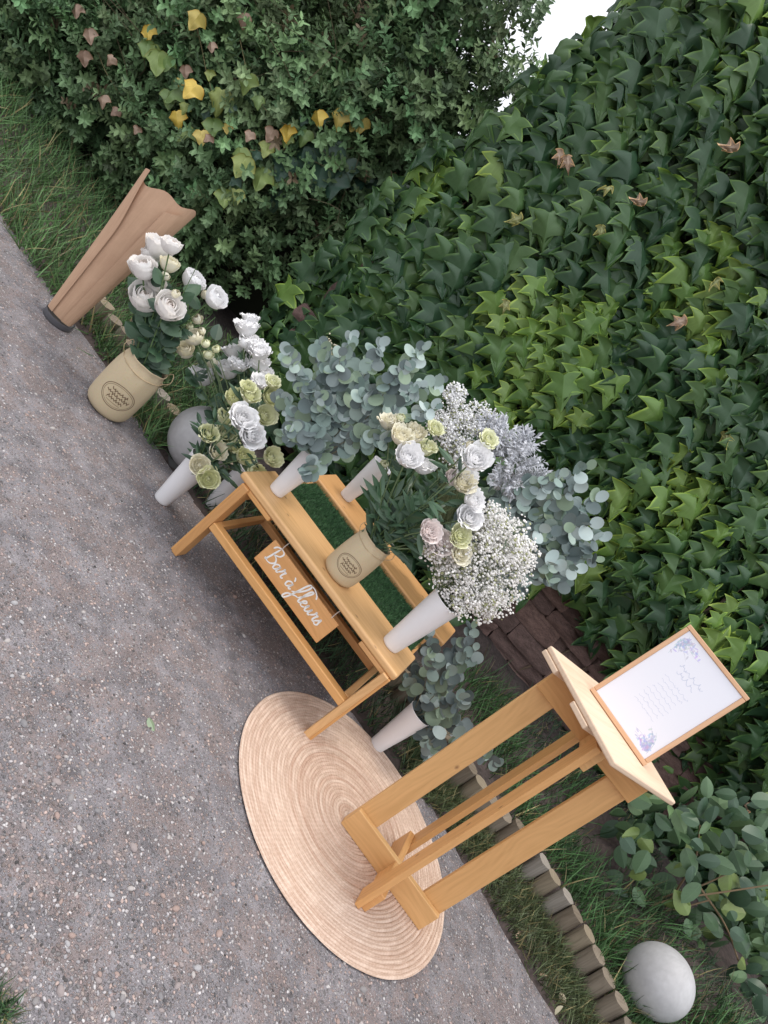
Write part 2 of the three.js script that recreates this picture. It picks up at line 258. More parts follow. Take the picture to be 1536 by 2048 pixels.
// ---------------------------------------------------------------- lectern on the rug
const lectP = V(1.083, .012, -2.499), lectY = -6.76 * PI / 180;
const lect = thing('lectern', 'tall pine lectern with cross shaped base standing on the round rug', 'lectern', lectP.toArray(), lectY);
{
  const b = (name, w, h, d, x, y, z, m, r = .004) => { const q = part(name, board(w, h, d, r, x + y * .3 + z * 2), lectWoods[m], lect); q.position.set(x, y, z); return q; };
  b('base_board', .5, .102, .028, 0, .051, 0, 0); b('base_board', .0281, .1, .212, 0, .05, .121, 1); b('base_board', .028, .1, .212, 0, .05, -.121, 1);
  b('cross_brace', .508, .098, .028, 0, 1.018, 0, 2); b('cross_brace', .0281, .096, .212, 0, 1.018, .121, 0); b('cross_brace', .028, .096, .212, 0, 1.018, -.121, 3);
  b('upright', .1, 1.066, .024, -.2, .533, -.0265, 0); b('upright', .1, 1.066, .024, .2, .533, -.0265, 3);
  const f = b('upright', .024, 1.066, .1, -.0265, .533, .2, 1); b('upright', .024, 1.066, .1, .0265, .533, -.2, 2);
  const top = part('table_top', board(.475, .022, .475, .007, .2), pale, lect); top.position.set(-.012, 1.102, .045); top.rotation.y = (6.76 + 38.4) * PI / 180;
  for (const z of [-.185, .04]) part('cleat', board(.48, .02, .1, .004, z), pale, top).position.set(-.001, -.0215, z);
}
// framed print leaning on top of it
const canvasTex = (w, h, draw) => { const c = document.createElement('canvas'); c.width = w; c.height = h; draw(c.getContext('2d'), w, h); const t = new THREE.CanvasTexture(c); t.colorSpace = THREE.SRGBColorSpace; return t; };
{
  const bl = V(.949, 0, -2.509), br = V(1.21, 0, -2.384), y = lectP.y + 1.114, mid = bl.clone().add(br).multiplyScalar(.5);
  const t = thing('framed_print', 'white framed poster with faint text and flowers leaning on top of the lectern', 'poster', [mid.x, y, mid.z], -25.6 * PI / 180);
  const W = .297, H = .415, f = .016, tilt = new THREE.Group(); t.rotation.order = 'YXZ'; t.rotation.x = -12 * PI / 180;
  part('frame_rail', board(W, f, .018, .003, 1), paleFrame, t).position.set(0, f / 2, 0); part('frame_rail', board(W, f, .018, .003, 2), paleFrame, t).position.set(0, H - f / 2, 0);
  for (const s of [-1, 1]) part('frame_rail', board(f, H - 2 * f - .001, .0175, .003, 3 + s), paleFrame, t).position.set(s * (W - f) / 2, H / 2, 0);
  part('backing', board(W - .01, H - .01, .004, .001), pale, t).position.set(0, H / 2, -.0065);
  const tex = canvasTex(768, 1080, (g, w, h) => {
    g.fillStyle = '#e6e6ee'; g.fillRect(0, 0, w, h); const r = rng(17);
    const spray = (cx, cy, dir, n) => { for (let k = 0; k < n; k++) { const a = dir + (r() - .5) * 1.9, L = 60 + r() * 190; let x = cx + (r() - .5) * 60, y = cy + (r() - .5) * 60; g.strokeStyle = `rgba(${120 + r() * 50},${125 + r() * 50},${160 + r() * 40},.55)`; g.lineWidth = 2.5; g.beginPath(); g.moveTo(x, y); const ex = x + cos(a) * L, ey = y + sin(a) * L; g.quadraticCurveTo(x + cos(a + .4) * L * .5, y + sin(a + .4) * L * .5, ex, ey); g.stroke();
        for (let i = 1; i < 6; i++) { const q = i / 6, lx = x + (ex - x) * q, ly = y + (ey - y) * q; g.fillStyle = `rgba(${150 + r() * 50},${155 + r() * 45},${190 + r() * 40},.5)`; g.beginPath(); g.ellipse(lx + (r() - .5) * 26, ly + (r() - .5) * 26, 15 + r() * 8, 6 + r() * 4, r() * 3, 0, 7); g.fill(); } } };
    spray(60, 60, PI * .25, 15); spray(w - 60, h - 60, -PI * .75, 17);
    g.strokeStyle = 'rgba(165,172,198,.6)'; g.lineWidth = 4;
    const line = (y, x0, x1, s) => { g.beginPath(); g.moveTo(x0, y); for (let x = x0; x < x1; x += 6) g.lineTo(x, y + sin(x * .09 + y) * s * (.4 + .6 * r()) - (r() < .12 ? s * 1.4 : 0)); g.stroke(); };
    g.lineWidth = 5; line(270, 230, 540, 18); line(335, 260, 500, 16); g.lineWidth = 3; for (let k = 0; k < 8; k++) { const a = 60 + r() * 70; line(440 + k * 52, 130 + a, w - 130 - a, 8); }
  });
  part('print', new THREE.PlaneGeometry(W - 2 * f - .001, H - 2 * f - .001), std({ map: tex, roughness: .35 }), t).position.set(0, H / 2, .004);
  part('easel_back', board(.05, .3, .006, .002), pale, t).position.set(0, .17, -.02);
}

// ---------------------------------------------------------------- round jute rug
{
  const t = thing('round_rug', 'round braided jute rug on the path under the lectern', 'rug', [.862, 0, -2.588]);
  const jute = makeTex(512, 64, (u, v, i, j) => { const a = Math.abs(((u * 24 + Math.abs(v * 2 % 1 - .5) * 1.2) % 1) - .5) * 2, n = fbm(u * 10, v * 2, 10, 2, 3, 3), f = hash2(i, j, 9); return mixc([.46, .31, .225], [.78, .62, .51], Math.min(1, .3 + .2 * a * a + .8 * (n - .32) + .3 * f - .38 * Math.max(0, fbm(u * 5, v * 9, 5, 9, 14, 3) - .56) * 5)); });
  const jb = makeTex(512, 64, (u, v, i, j) => { const a = Math.abs(((u * 24 + Math.abs(v * 2 % 1 - .5) * 1.2) % 1) - .5) * 2; const h = .7 - .5 * a * a * .6 + .3 * hash2(i, j, 2); return [h, h, h]; }, false);
  const r = rng(12), N = 38, W = .59 / N;
  const tones = [];
  for (let k = 0; k < N; k++) {
    const rad = W * (k + .5), g = new THREE.TorusGeometry(rad, W * .54, 7, 28 + k * 4).rotateX(PI / 2); const p = g.attributes.position, uv = g.attributes.uv;
    for (let i = 0; i < p.count; i++) { const a = Math.atan2(p.getZ(i), p.getX(i)), w = 1 + .012 * n1(cos(a) * 2.2, sin(a) * 2.2, 4); p.setXYZ(i, p.getX(i) * w, Math.max(-.004, p.getY(i) * .5) + .0088 + .003 * n1(a * 2, k * .4, 8), p.getZ(i) * w); uv.setXY(i, uv.getX(i) * Math.max(1, Math.round(2 * PI * rad / .4)) + k * .37, uv.getY(i) + .25); }
    g.computeVertexNormals(); const c = lin(1, 1, 1).lerp(lin(.84, .76, .72), Math.pow(r(), 1.5));
    part('braid', g, std({ map: jute, bumpMap: jb, bumpScale: .004, color: c, roughness: .95 }), t);
  }
}

// ---------------------------------------------------------------- white cone vases
const vasePlastic = std({ color: lin(.8, .79, .805), roughness: .34 });
const vaseGeo = (() => { const P = [[0, 0], [.034, 0], [.039, .003], [.041, .01], [.0425, .03], [.055, .16], [.0665, .29], [.068, .297], [.0665, .3], [.065, .297], [.0535, .16], [.041, .03], [0, .026]]; return new THREE.LatheGeometry(P.map(([x, y]) => new THREE.Vector2(x, y)), 40); })();
const rimGeo = new THREE.TorusGeometry(.0668, .0022, 6, 40).rotateX(PI / 2).translate(0, .2985, 0);
function vase(P, label, sc = 1, lean = 0) { const t = thing('cone_vase', label, 'vase', [P.x, P.y, P.z]); t.scale.setScalar(sc); part('body', vaseGeo, vasePlastic, t); part('rim', rimGeo, vasePlastic, t); return t; }
const vFL = atY(322, 1000, .0).setY(0), vFL2 = V(-.6, .0, -3.46), vTL = onBench(-.435, .5, -.16), vTR = onBench(.402, .5, -.15), vTB = onBench(-.36, .5, -.93), vFR = V(.84, 0, -3.17), vTB2 = onBench(.2, .5, -.95);
vase(vFL, 'white cone vase of cream lisianthus on the path left of the table');
vase(vFL2, 'white cone vase half hidden behind the left leg of the table');
vase(vTL, 'white cone vase on the front plank at its far left end, holding eucalyptus', .93);
vase(vTR, 'white cone vase on the front plank at the right end, holding white baby breath', 1.08);
vase(vTB, 'white cone vase on the rear plank behind the eucalyptus', .93);
vase(vFR, 'white cone vase on the ground beside the rug', .98);
const rimOf = (v, h = .28) => v.clone().add(V(0, h, 0));

// stamped bags
function stampTex() {
  return canvasTex(1024, 512, (g, w, h) => {
    g.fillStyle = '#c6b596'; g.fillRect(0, 0, w, h); const r = rng(29);
    for (let i = 0; i < 5200; i++) { g.fillStyle = `rgba(${150 + r() * 90},${130 + r() * 85},${95 + r() * 80},.24)`; g.fillRect(r() * w, r() * h, 2 + r() * 14, 1.5); g.fillRect(r() * w, r() * h, 1.5, 2 + r() * 10); }
    const cx = w * .5, cy = h * .6; g.strokeStyle = 'rgba(88,68,48,.75)'; g.lineWidth = 5; g.beginPath(); g.ellipse(cx, cy, 118, 92, 0, 0, 7); g.stroke(); g.lineWidth = 2.5; g.beginPath(); g.ellipse(cx, cy, 106, 80, 0, 0, 7); g.stroke();
    g.lineWidth = 6; for (let k = 0; k < 3; k++) { const L = [62, 84, 56][k], y = cy - 34 + k * 32; g.beginPath(); g.moveTo(cx - L, y); for (let x = -L; x <= L; x += 7) g.lineTo(cx + x, y + sin(x * .34 + k) * 9 + (r() - .5) * 8); g.stroke(); }
    g.lineWidth = 3; g.beginPath(); g.moveTo(cx - 50, cy + 56); g.lineTo(cx + 50, cy + 56); g.stroke();
  });
}
const stamp = stampTex(); stamp.wrapS = THREE.RepeatWrapping;
const bagMat = std({ map: stamp, bumpMap: stamp, bumpScale: .004, roughness: .9 }), twine = std({ color: lin(.5, .38, .24), roughness: 1 });
function bag(P, label, s, turn, seed) {
  const t = thing('stamped_bag', label, 'bag', [P.x, P.y, P.z], turn); t.scale.setScalar(s);
  const prof = [[.002, .0], [.06, .001], [.074, .006], [.084, .022], [.0875, .06], [.0885, .12], [.086, .18], [.081, .215], [.077, .235], [.079, .247], [.0765, .248], [.074, .235], [.078, .21], [.083, .15], [.083, .06], [.06, .02], [.002, .016]];
  const c = new THREE.SplineCurve(prof.map(([x, y]) => new THREE.Vector2(x, y))), N = 40, g = new THREE.LatheGeometry(c.getPoints(N), 56, PI), p = g.attributes.position, uv = g.attributes.uv;
  for (let i = 0; i < p.count; i++) { const x = p.getX(i), y = p.getY(i), z = p.getZ(i), a = Math.atan2(z, x), q = y / .25, f = 1 + (.035 + .05 * q * q) * n1(cos(a) * 2 + seed, sin(a) * 2 + y * 9, 15) + .02 * sin(a * 9 + seed) * q * q; p.setXYZ(i, x * f, y, z * f); uv.setXY(i, uv.getX(i), Math.min(1, y / .25)); }
  g.computeVertexNormals(); part('body', g, bagMat, t);
  const ring = []; for (let k = 0; k <= 40; k++) { const a = k / 40 * 2 * PI; ring.push(V(cos(a) * .082, .212 + .002 * sin(a * 3), sin(a) * .082)); } part('twine', tube(ring, .0018, .0018, 60, 5), twine, t);
  for (const s2 of [-1, 1]) part('twine_loop', tube([V(s2 * .08, .212, .01), V(s2 * .1, .245, .02), V(s2 * .088, .27, .0), V(s2 * .07, .24, -.01)], .0016, .0016, 12, 5), twine, t);
  return t;
}
const bag1 = atY(205, 815, 0); bag1.y = 0; bag1.z -= .02;
bag(bag1, 'beige stamped bag of white roses standing on the path left of the table', 1.36, .45, 3);
const bag2 = onBench(.022, .5, -.15);
bag(bag2, 'beige stamped bag with twine standing on the front plank of the table', .98, .05, 8);

// ---------------------------------------------------------------- kraft paper cone
{
  const P = atY(104, 640, 0), t = thing('kraft_paper_roll', 'tall brown kraft paper sheet rolled into a cone on the path edge', 'paper', [P.x, 0, P.z - .04], .2);
  const kraft = makeTex(512, 512, (u, v, i, j) => { const a = fbm(u * 60, v * 5, 60, 5, 3, 3), b = fbm(u * 8, v * 8, 8, 8, 6, 4); return mixc([.5, .31, .2], [.64, .42, .28], a * .6 + b * .6 - .1).map(c => c * (.95 + .1 * hash2(i, j, 2))); });
  const km = std({ map: kraft, roughness: .75, side: THREE.DoubleSide, bumpMap: kraft, bumpScale: .001 });
  const cone = (a0, a1, off, top, nz) => grid(46, 26, (u, v) => { const a = a0 + (a1 - a0) * u, y = v * (.84 + .05 * sin(a * 1 + 1.2) + .012 * sin(a * 5) + top * u), r = (.066 + .068 * v) * (1 + .09 * n1(u * 9 + nz, v * 2.2, 12)) + off * (.3 + .7 * v) * u; return [cos(a) * r * 1.08, .035 + y, sin(a) * r * .62]; }, (u, v) => [u * 1.2, v * 1.7]);
  part('paper_sheet', cone(2.35, 2.35 + 2 * PI * 1.02, .0, .0, 0), km, t);
  part('paper_fold', grid(16, 26, (u, v) => { const w = .3 + .62 * (1 - .55 * sstep(.6, 1, v)), a = 2.95 - w * u, r = (.0695 + .07 * v) + .006 * sin(u * PI) + .012 * u * (v > .55 ? (v - .55) * 2 : 0); return [cos(a) * r * 1.1, .036 + v * (.85 + .03 * u), sin(a) * r * .68 + .004]; }, (u, v) => [u * .4 + .3, v * 1.7]), km, t);
  part('paper_fold', grid(12, 20, (u, v) => { const a = 1.2 - .75 * u * (1 - .3 * v), r = .0715 + .071 * v + .007 * sin(u * PI) * v; return [cos(a) * r * 1.1, .036 + v * (.8 + .05 * u), sin(a) * r * .68 + .003]; }, (u, v) => [u * .3 + .7, v * 1.6]), km, t);
  part('dark_pot', new THREE.LatheGeometry([[0, 0], [.076, 0], [.082, .005], [.083, .034], [.079, .036], [.076, .012], [0, .01]].map(([x, y]) => new THREE.Vector2(x, y)), 32), std({ color: lin(.1, .1, .11), roughness: .3 }), t);
}

// ---------------------------------------------------------------- stone ball lamps
const ballTex = makeTex(512, 256, (u, v, i, j) => { const a = fbm(u * 10, v * 6, 10, 6, 8, 5), b = fbm(u * 60, v * 30, 60, 30, 9, 2); return mixc([.34, .335, .34], [.5, .5, .51], a * .7 + b * .4); });
function ballLamp(P, r, label) {
  const t = thing('ball_lamp', label, 'garden lamp', [P.x, P.y, P.z]);
  const m = std({ map: ballTex, roughness: .6, bumpMap: ballTex, bumpScale: .001 });
  part('globe', new THREE.SphereGeometry(r, 48, 32).translate(0, r * .93 + .02, 0), m, t);
  part('base', new THREE.CylinderGeometry(r * .42, r * .46, .05, 32).translate(0, .015, 0), std({ color: lin(.06, .06, .06), roughness: .6 }), t);
}
{ const P = atZ(382, 905, -3.5); ballLamp(V(P.x, 0, -3.5), .18, 'matt grey ball lamp on the ground behind the left white vase'); }
{ const P = atZ(1316, 1962, -3.3); ballLamp(V(P.x, P.y - .175, -3.3), .168, 'pale grey ball lamp in the grass behind the log edging'); }
// ---------------------------------------------------------------- leaves
const veinTex = (rib, lobes) => makeTex(128, 128, (u, v, i, j) => {      // u across, v from tip to base
  let k = .82 + .25 * fbm(u * 6, v * 6, 6, 6, 21, 3); const x = Math.abs(u - .5);
  let vein = Math.max(0, 1 - x / .018); for (const a of lobes) { const t = (1 - v) - a[0], d = Math.abs(x - t * a[1]); if (t > 0) vein = Math.max(vein, 1 - d / .014); }
  k += rib * Math.max(0, vein); return [k, k, k];
});
const ivyTex = veinTex(.55, [[.0, 1.35], [.02, .55], [.25, .7], [.45, .7]]), leafTex = veinTex(.35, [[.1, .8], [.25, .8], [.4, .8], [.55, .8], [.7, .8]]);
// half outline from base to tip, strips out from the midrib; bent by fold, droop and rim curl
function leafGeo(half, { fold = .25, droop = .35, curl = .0, wave = 0, seed = 0, steps = [0, .35, .7, 1], edge = null }) {
  const pos = [], uv = [], idx = [], vc = [], n = half.length, K = steps.length, yT = half[n - 1][1], y0 = Math.min(0, ...half.map(p => p[1])) ;
  for (const s of [-1, 1]) { const b0 = pos.length / 3;
    for (let i = 0; i < n; i++) for (let k = 0; k < K; k++) {
      const mid = half[0][1] + (yT - half[0][1]) * Math.pow(i / (n - 1), 1), x = half[i][0] * steps[k] * s, y = mid * (1 - steps[k]) + half[i][1] * steps[k], ax = Math.abs(x);
      const z = -fold * ax - droop * y * y * .5 - droop * .6 * ax * ax + curl * Math.pow(steps[k], 4) * .2 + wave * sin(y * 9 + seed * 2 + s) * ax * .25;
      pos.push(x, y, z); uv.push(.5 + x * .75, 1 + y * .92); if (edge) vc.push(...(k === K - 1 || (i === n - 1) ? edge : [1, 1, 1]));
    }
    for (let i = 0; i < n - 1; i++) for (let k = 0; k < K - 1; k++) { const a = b0 + i * K + k, b = a + 1, c = a + K, d = c + 1; if (s > 0) idx.push(a, c, b, b, c, d); else idx.push(a, b, c, b, d, c); } }
  const g = new THREE.BufferGeometry(); g.setAttribute('position', new THREE.Float32BufferAttribute(pos, 3)); g.setAttribute('uv', new THREE.Float32BufferAttribute(uv, 2)); if (edge) g.setAttribute('color', new THREE.Float32BufferAttribute(vc, 3)); g.setIndex(idx); g.computeVertexNormals(); return g;
}
const smoothHalf = (pts, k = 2) => { const o = []; for (let i = 0; i < pts.length - 1; i++) for (let j = 0; j < k; j++) { const t = j / k; o.push([pts[i][0] + (pts[i + 1][0] - pts[i][0]) * t, pts[i][1] + (pts[i + 1][1] - pts[i][1]) * t]); } o.push(pts[pts.length - 1]); return o; };
const ivyHalf = smoothHalf([[0, .02], [.12, .1], [.3, .14], [.56, .14], [.4, -.05], [.33, -.16], [.5, -.28], [.72, -.5], [.46, -.46], [.27, -.47], [.24, -.62], [.13, -.86], [0, -1.12]]);
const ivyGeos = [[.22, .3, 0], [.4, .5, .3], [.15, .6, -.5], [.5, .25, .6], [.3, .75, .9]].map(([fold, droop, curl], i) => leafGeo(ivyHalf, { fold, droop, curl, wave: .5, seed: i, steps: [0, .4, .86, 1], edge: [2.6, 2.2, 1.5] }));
const vineHalf = smoothHalf([[0, 0], [.14, .1], [.34, .1], [.5, -.04], [.58, -.22], [.46, -.36], [.33, -.5], [.24, -.7], [.1, -.9], [0, -1]]);
const vineGeos = [[.2, .3, 0], [.5, .6, .5], [.1, .9, -.4], [.4, .2, 1.2], [.7, .8, .3]].map(([fold, droop, curl], i) => leafGeo(vineHalf, { fold, droop, curl, wave: .9, seed: i * 3, steps: [0, .4, .86, 1], edge: [.9, .7, .5] }));
const ovalHalf = smoothHalf([[0, 0], [.14, -.06], [.27, -.2], [.33, -.4], [.31, -.6], [.2, -.82], [0, -1]], 1);
const ovalGeos = [[.25, .2], [.5, .5], [.1, .8]].map(([fold, droop], i) => leafGeo(ovalHalf, { fold, droop, seed: i, steps: [0, .5, 1] }));
const lanceHalf = [[0, 0], [.05, -.05], [.11, -.2], [.135, -.42], [.1, -.7], [0, -1]];
const lanceGeos = [[.3, .5], [.5, 1], [.2, -.4]].map(([fold, droop], i) => leafGeo(lanceHalf, { fold, droop, seed: i, steps: [0, .5, 1] }));
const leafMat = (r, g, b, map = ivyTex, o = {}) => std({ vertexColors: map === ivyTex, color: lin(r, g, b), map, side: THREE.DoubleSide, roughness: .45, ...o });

// ---------------------------------------------------------------- ivy on the wall
{
  const r = rng(101), t = thing('climbing_ivy', 'dense dark green lobed ivy covering the tall wall behind the flowers', 'ivy', [0, 0, 0]);
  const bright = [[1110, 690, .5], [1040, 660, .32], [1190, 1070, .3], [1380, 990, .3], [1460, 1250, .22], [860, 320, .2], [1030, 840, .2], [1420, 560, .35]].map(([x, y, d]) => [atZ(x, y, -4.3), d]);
  const bottom = (x) => x < .75 ? .25 : x < 1.0 ? .25 + (x - .75) * 3 : x < 1.8 ? 1.0 + .12 * sin(x * 17) : x < 2.1 ? 1.0 - (x - 1.8) * 2.6 : .2;
  const front = (x, y) => -4.46 + .34 * n1(x * 1.1, y * 1.1, 71) + .16 * n1(x * 3, y * 3, 72) - .12 * sstep(2.6, 3.9, y) - .2 * Math.exp(-((x - 2.2) ** 2) / .9 - ((y - .8) ** 2) / .16) + .24 * Math.exp(-((y - 1.5) ** 2) / .07) * sstep(.9, 1.4, x) - .3 * sstep(-1.05, -1.5, x);
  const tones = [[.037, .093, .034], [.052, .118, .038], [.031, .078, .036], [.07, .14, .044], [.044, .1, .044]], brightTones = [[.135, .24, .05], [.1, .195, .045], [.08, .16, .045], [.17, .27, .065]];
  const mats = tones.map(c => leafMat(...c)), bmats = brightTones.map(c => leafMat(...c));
  const cand = [], down = V(.62, -.78, 0);
  for (const layer of [0, 1, 2]) { const step = [.106, .108, .125][layer];
    for (let y = .2; y < 4.0; y += step) for (let x = -1.62; x < 4.6; x += step) { if (x < (y > 2.3 ? -1.44 - .06 * sin(y * 9) : -1.52)) continue;
      const X = x + rr(-.055, .055, r), Y = y + rr(-.055, .055, r); if (Y < bottom(X) + rr(-.08, .12, r)) continue;
      if (Math.hypot(X - 1.0 + .0, Y - 3.25) < .13 && layer < 2) continue;          // a bare twiggy gap
      const z = front(X, Y) - layer * .085 + rr(-.04, .04, r), P = V(X, Y, z);
      const [px, py, d] = project(P); if (px < -160 || px > 1700 || py < -160 || py > 2200) continue;
      const gx = (front(X + .12, Y) - front(X - .12, Y)) / .24, gy = (front(X, Y + .12) - front(X, Y - .12)) / .24;
      const N = V(-gx * .9 - (X < -1.3 ? .7 : 0), -gy * .7 + rr(.4, 1.35, r), 1).add(V(rr(-.35, .35, r), rr(-.2, .2, r), 0)).normalize();
      const tip = down.clone().applyAxisAngle(V(0, 0, 1), rr(-.32, .32, r)); if (X < -1.2) tip.x -= .5;
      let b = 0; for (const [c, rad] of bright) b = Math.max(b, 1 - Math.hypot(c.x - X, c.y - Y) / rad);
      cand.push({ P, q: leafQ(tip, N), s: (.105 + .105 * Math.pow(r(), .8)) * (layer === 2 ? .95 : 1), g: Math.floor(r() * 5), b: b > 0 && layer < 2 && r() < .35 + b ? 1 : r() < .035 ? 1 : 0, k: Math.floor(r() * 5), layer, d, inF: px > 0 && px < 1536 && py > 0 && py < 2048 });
    } }
  const near = cand.filter(c => c.inF && c.layer === 0).sort((a, b) => b.s / b.d - a.s / a.d).slice(0, 268); const picked = new Set(near);
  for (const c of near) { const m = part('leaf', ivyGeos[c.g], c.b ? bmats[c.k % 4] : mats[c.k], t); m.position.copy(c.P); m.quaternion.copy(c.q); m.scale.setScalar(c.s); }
  const dead = leafMat(.42, .31, .23), yell = leafMat(.3, .32, .14);
  for (const [x, y, w] of [[1125, 268, 0], [1138, 282, 0], [1492, 272, 0], [1298, 388, 0], [1208, 440, 1], [1385, 634, 0], [1040, 420, 1], [1460, 545, 1], [1230, 360, 1], [1465, 870, 1], [1010, 595, 1], [1540, 1660, 0]]) { const P = atZ(x, y, -4.24), m = part('leaf', ivyGeos[4], w ? yell : dead, t); P.z = front(P.x, P.y) + .05; m.position.copy(P); m.quaternion.copy(leafQ(V(rr(-1, 1, r), -.6, .3), V(rr(-1.6, 1.6, r), rr(-.4, 1, r), .8))); const ds = rr(.06, .1, r); m.scale.set(ds * .8, ds, ds * 1.4); }
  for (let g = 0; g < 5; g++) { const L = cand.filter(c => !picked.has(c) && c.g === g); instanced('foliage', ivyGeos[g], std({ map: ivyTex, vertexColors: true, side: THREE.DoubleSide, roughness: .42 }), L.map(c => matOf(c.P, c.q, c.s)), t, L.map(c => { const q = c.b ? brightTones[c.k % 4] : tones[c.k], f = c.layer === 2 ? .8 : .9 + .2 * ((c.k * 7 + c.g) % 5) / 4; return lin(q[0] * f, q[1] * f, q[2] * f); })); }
  const sm = std({ color: lin(.12, .085, .06), roughness: 1 }), gs = [];
  for (let k = 0; k < 46; k++) { const x = rr(-1.2, 4, r), pts = []; for (let y = rr(.3, 1.2, r), X = x, n = 0; n < 6; n++) { pts.push(V(X, y, front(X, y) - rr(.1, .22, r))); X += rr(-.12, .12, r); y += rr(.2, .5, r); } gs.push(tube(pts, rr(.004, .011, r), .003, 14, 5)); }
  part('stem', mergeGeometries(gs), sm, t);
}

// ---------------------------------------------------------------- hedge on the left
{
  const r = rng(202), t = thing('hedge', 'dark small leaved hedge at the left with grass at its foot', 'hedge', [0, 0, 0]);
  const front = (x, y) => -5.12 + .5 * n1(x * .9, y * .9, 81) + .3 * n1(x * 2.6, y * 2.6, 82) - .35 * sstep(.7, .0, y) - .3 * sstep(1.6, 3.6, y) - .4 * sstep(-2.0, -1.4, x) - .6 * sstep(-2.6, -1.7, x) * sstep(2.3, 1.6, y);
  const sprig = (() => { const gs = [new THREE.CylinderGeometry(.0014, .002, .16, 4).translate(0, .08, 0)]; const q = rng(4);
    for (let k = 0; k < 13; k++) { const a = k * 2.4, y = .02 + k * .0125, s = .058 * (1 - k * .02) * rr(.8, 1.2, q), g = leafGeo([[0, 0], [.2, -.25], [.24, -.5], [.15, -.8], [0, -1]], { fold: .3, droop: .3, steps: [0, 1] }).scale(s, s, s); g.rotateX(1.0 + .9); g.rotateY(a); g.translate(0, y, 0); gs.push(g); } return mergeGeometries(gs.map(g => g.toNonIndexed ? (g.index ? g.toNonIndexed() : g) : g)); })();
  const list = [], cols = [];
  for (let k = 0; k < 1750; k++) {                    // boughs: tufts of sprigs with dark gaps between them
    const y = rr(.05, 3.7, r), xr = -1.44 - Math.max(0, y - 2.5) * .75, x = xr - Math.pow(r(), 1.1) * 5.7, layer = r(), edge = xr - x < .35 && y > 2.3; if (y < .5 && x > -2.4 && r() < .6) continue;
    const c = V(x, y, front(x, y) - layer * .42 + (r() < .15 ? .12 : 0)), R = rr(.08, .19, r); const [px, py] = project(c); if (px < -160 || px > 1300 || py < -200 || py > 780) continue;
    const out = V(rr(-.7, .7, r), rr(-.1, 1, r), rr(.2, 1, r)).normalize(), tone = (.55 + 1.1 * r()) * (1 + .9 * Math.max(0, n1(x * 1.6, y * 1.6, 90) + .1)) * 1.75, warm = rr(.9, 1.25, r);
    for (let i = 0, m = edge ? 6 : 11; i < m; i++) { const d = V(rr(-1, 1, r), rr(-1, 1, r), rr(-1, 1, r)), P = c.clone().addScaledVector(d, R * .8), dir = out.clone().addScaledVector(d, .7).normalize(); list.push(matOf(P, new THREE.Quaternion().setFromUnitVectors(V(0, 1, 0), dir), rr(.6, 1.35, r)));
      const b = 1.2 * tone * rr(.7, 1.3, r); cols.push(r() < .012 ? lin(.2, .15, .09) : lin(.05 * b * warm, .09 * b, .039 * b)); }
  }
  instanced('foliage', sprig, std({ side: THREE.DoubleSide, roughness: .6 }), list, t, cols);
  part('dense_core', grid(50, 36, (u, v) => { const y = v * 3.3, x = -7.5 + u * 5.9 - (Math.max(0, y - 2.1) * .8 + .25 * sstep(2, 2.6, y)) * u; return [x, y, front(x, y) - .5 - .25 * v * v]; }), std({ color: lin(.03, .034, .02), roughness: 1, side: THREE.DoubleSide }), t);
  const gs = []; for (let k = 0; k < 50; k++) { const x = rr(-6, -1.9, r), y = rr(.1, 2.2, r), z = front(x, y); gs.push(tube([V(x, y, z - .2), V(x + rr(-.2, .2, r), y + .25, z + .0), V(x + rr(-.5, .5, r), y + rr(.3, .6, r), z + .08), V(x + rr(-.7, .7, r), y + rr(.1, .8, r), z + .05)], .0035, .0015, 12, 4)); }
  part('stem', mergeGeometries(gs), std({ color: lin(.13, .1, .06), roughness: 1 }), t);
  // yellowing ivy running through it
  const v = thing('trailing_ivy', 'yellow and pale green ivy leaves trailing across the dark hedge', 'ivy', [0, 0, 0]);
  const Y = [leafMat(.62, .45, .08), leafMat(.55, .44, .12)], G = [leafMat(.2, .28, .08), leafMat(.16, .25, .08), leafMat(.28, .34, .1)], B = [leafMat(.36, .25, .18), leafMat(.26, .17, .12)], D = [leafMat(.035, .085, .055), leafMat(.045, .1, .065)];
  const put = (arr, ms, s0, s1, zo = .2) => arr.forEach(([x, y], i) => { const P = atZ(x, y, -5.0); P.z = front(P.x, P.y) + zo; const Q = atZ(x, y, P.z), m = part('leaf', vineGeos[(i * 3 + 1) % 5], ms[i % ms.length], v); m.position.copy(Q).add(V(-.03, .04, 0)); m.quaternion.copy(leafQ(V(.6 + rr(-.6, .5, r), -.8, rr(0, .5, r)), V(rr(-.5, .5, r), rr(.1, .7, r), 1))); m.scale.setScalar(rr(s0, s1, r)); });
  put([[293, 68], [398, 42], [350, 238], [400, 278], [575, 270], [725, 252], [632, 238], [680, 235], [392, 185]], Y, .1, .14);
  put([[316, 120], [352, 190], [440, 195], [495, 165], [425, 258], [490, 330], [525, 352], [612, 275], [470, 395], [445, 400], [560, 350]], G, .11, .17);
  put([[175, 75], [165, 118], [205, 205], [235, 235], [275, 270], [368, 148], [420, 100], [485, 42], [500, 280], [420, 290], [545, 275], [150, 25], [225, 130]], B, .06, .095);
  { const near = [[300, 95], [335, 130], [360, 215], [420, 225], [455, 215], [440, 270], [380, 255], [505, 200], [540, 300], [600, 255], [650, 255], [700, 245], [470, 300], [330, 190], [410, 150], [480, 360], [520, 330], [360, 160], [560, 300], [280, 100]]; put(near.map(([x, y]) => [x + rr(-14, 14, r), y + rr(-14, 14, r)]), [...G, ...D, Y[1]], .06, .13, .17); }
  put([[590, 335], [625, 310], [660, 295], [690, 335], [720, 355], [640, 350], [605, 310], [740, 375], [670, 360], [560, 385], [575, 330]], D, .15, .21, .17);
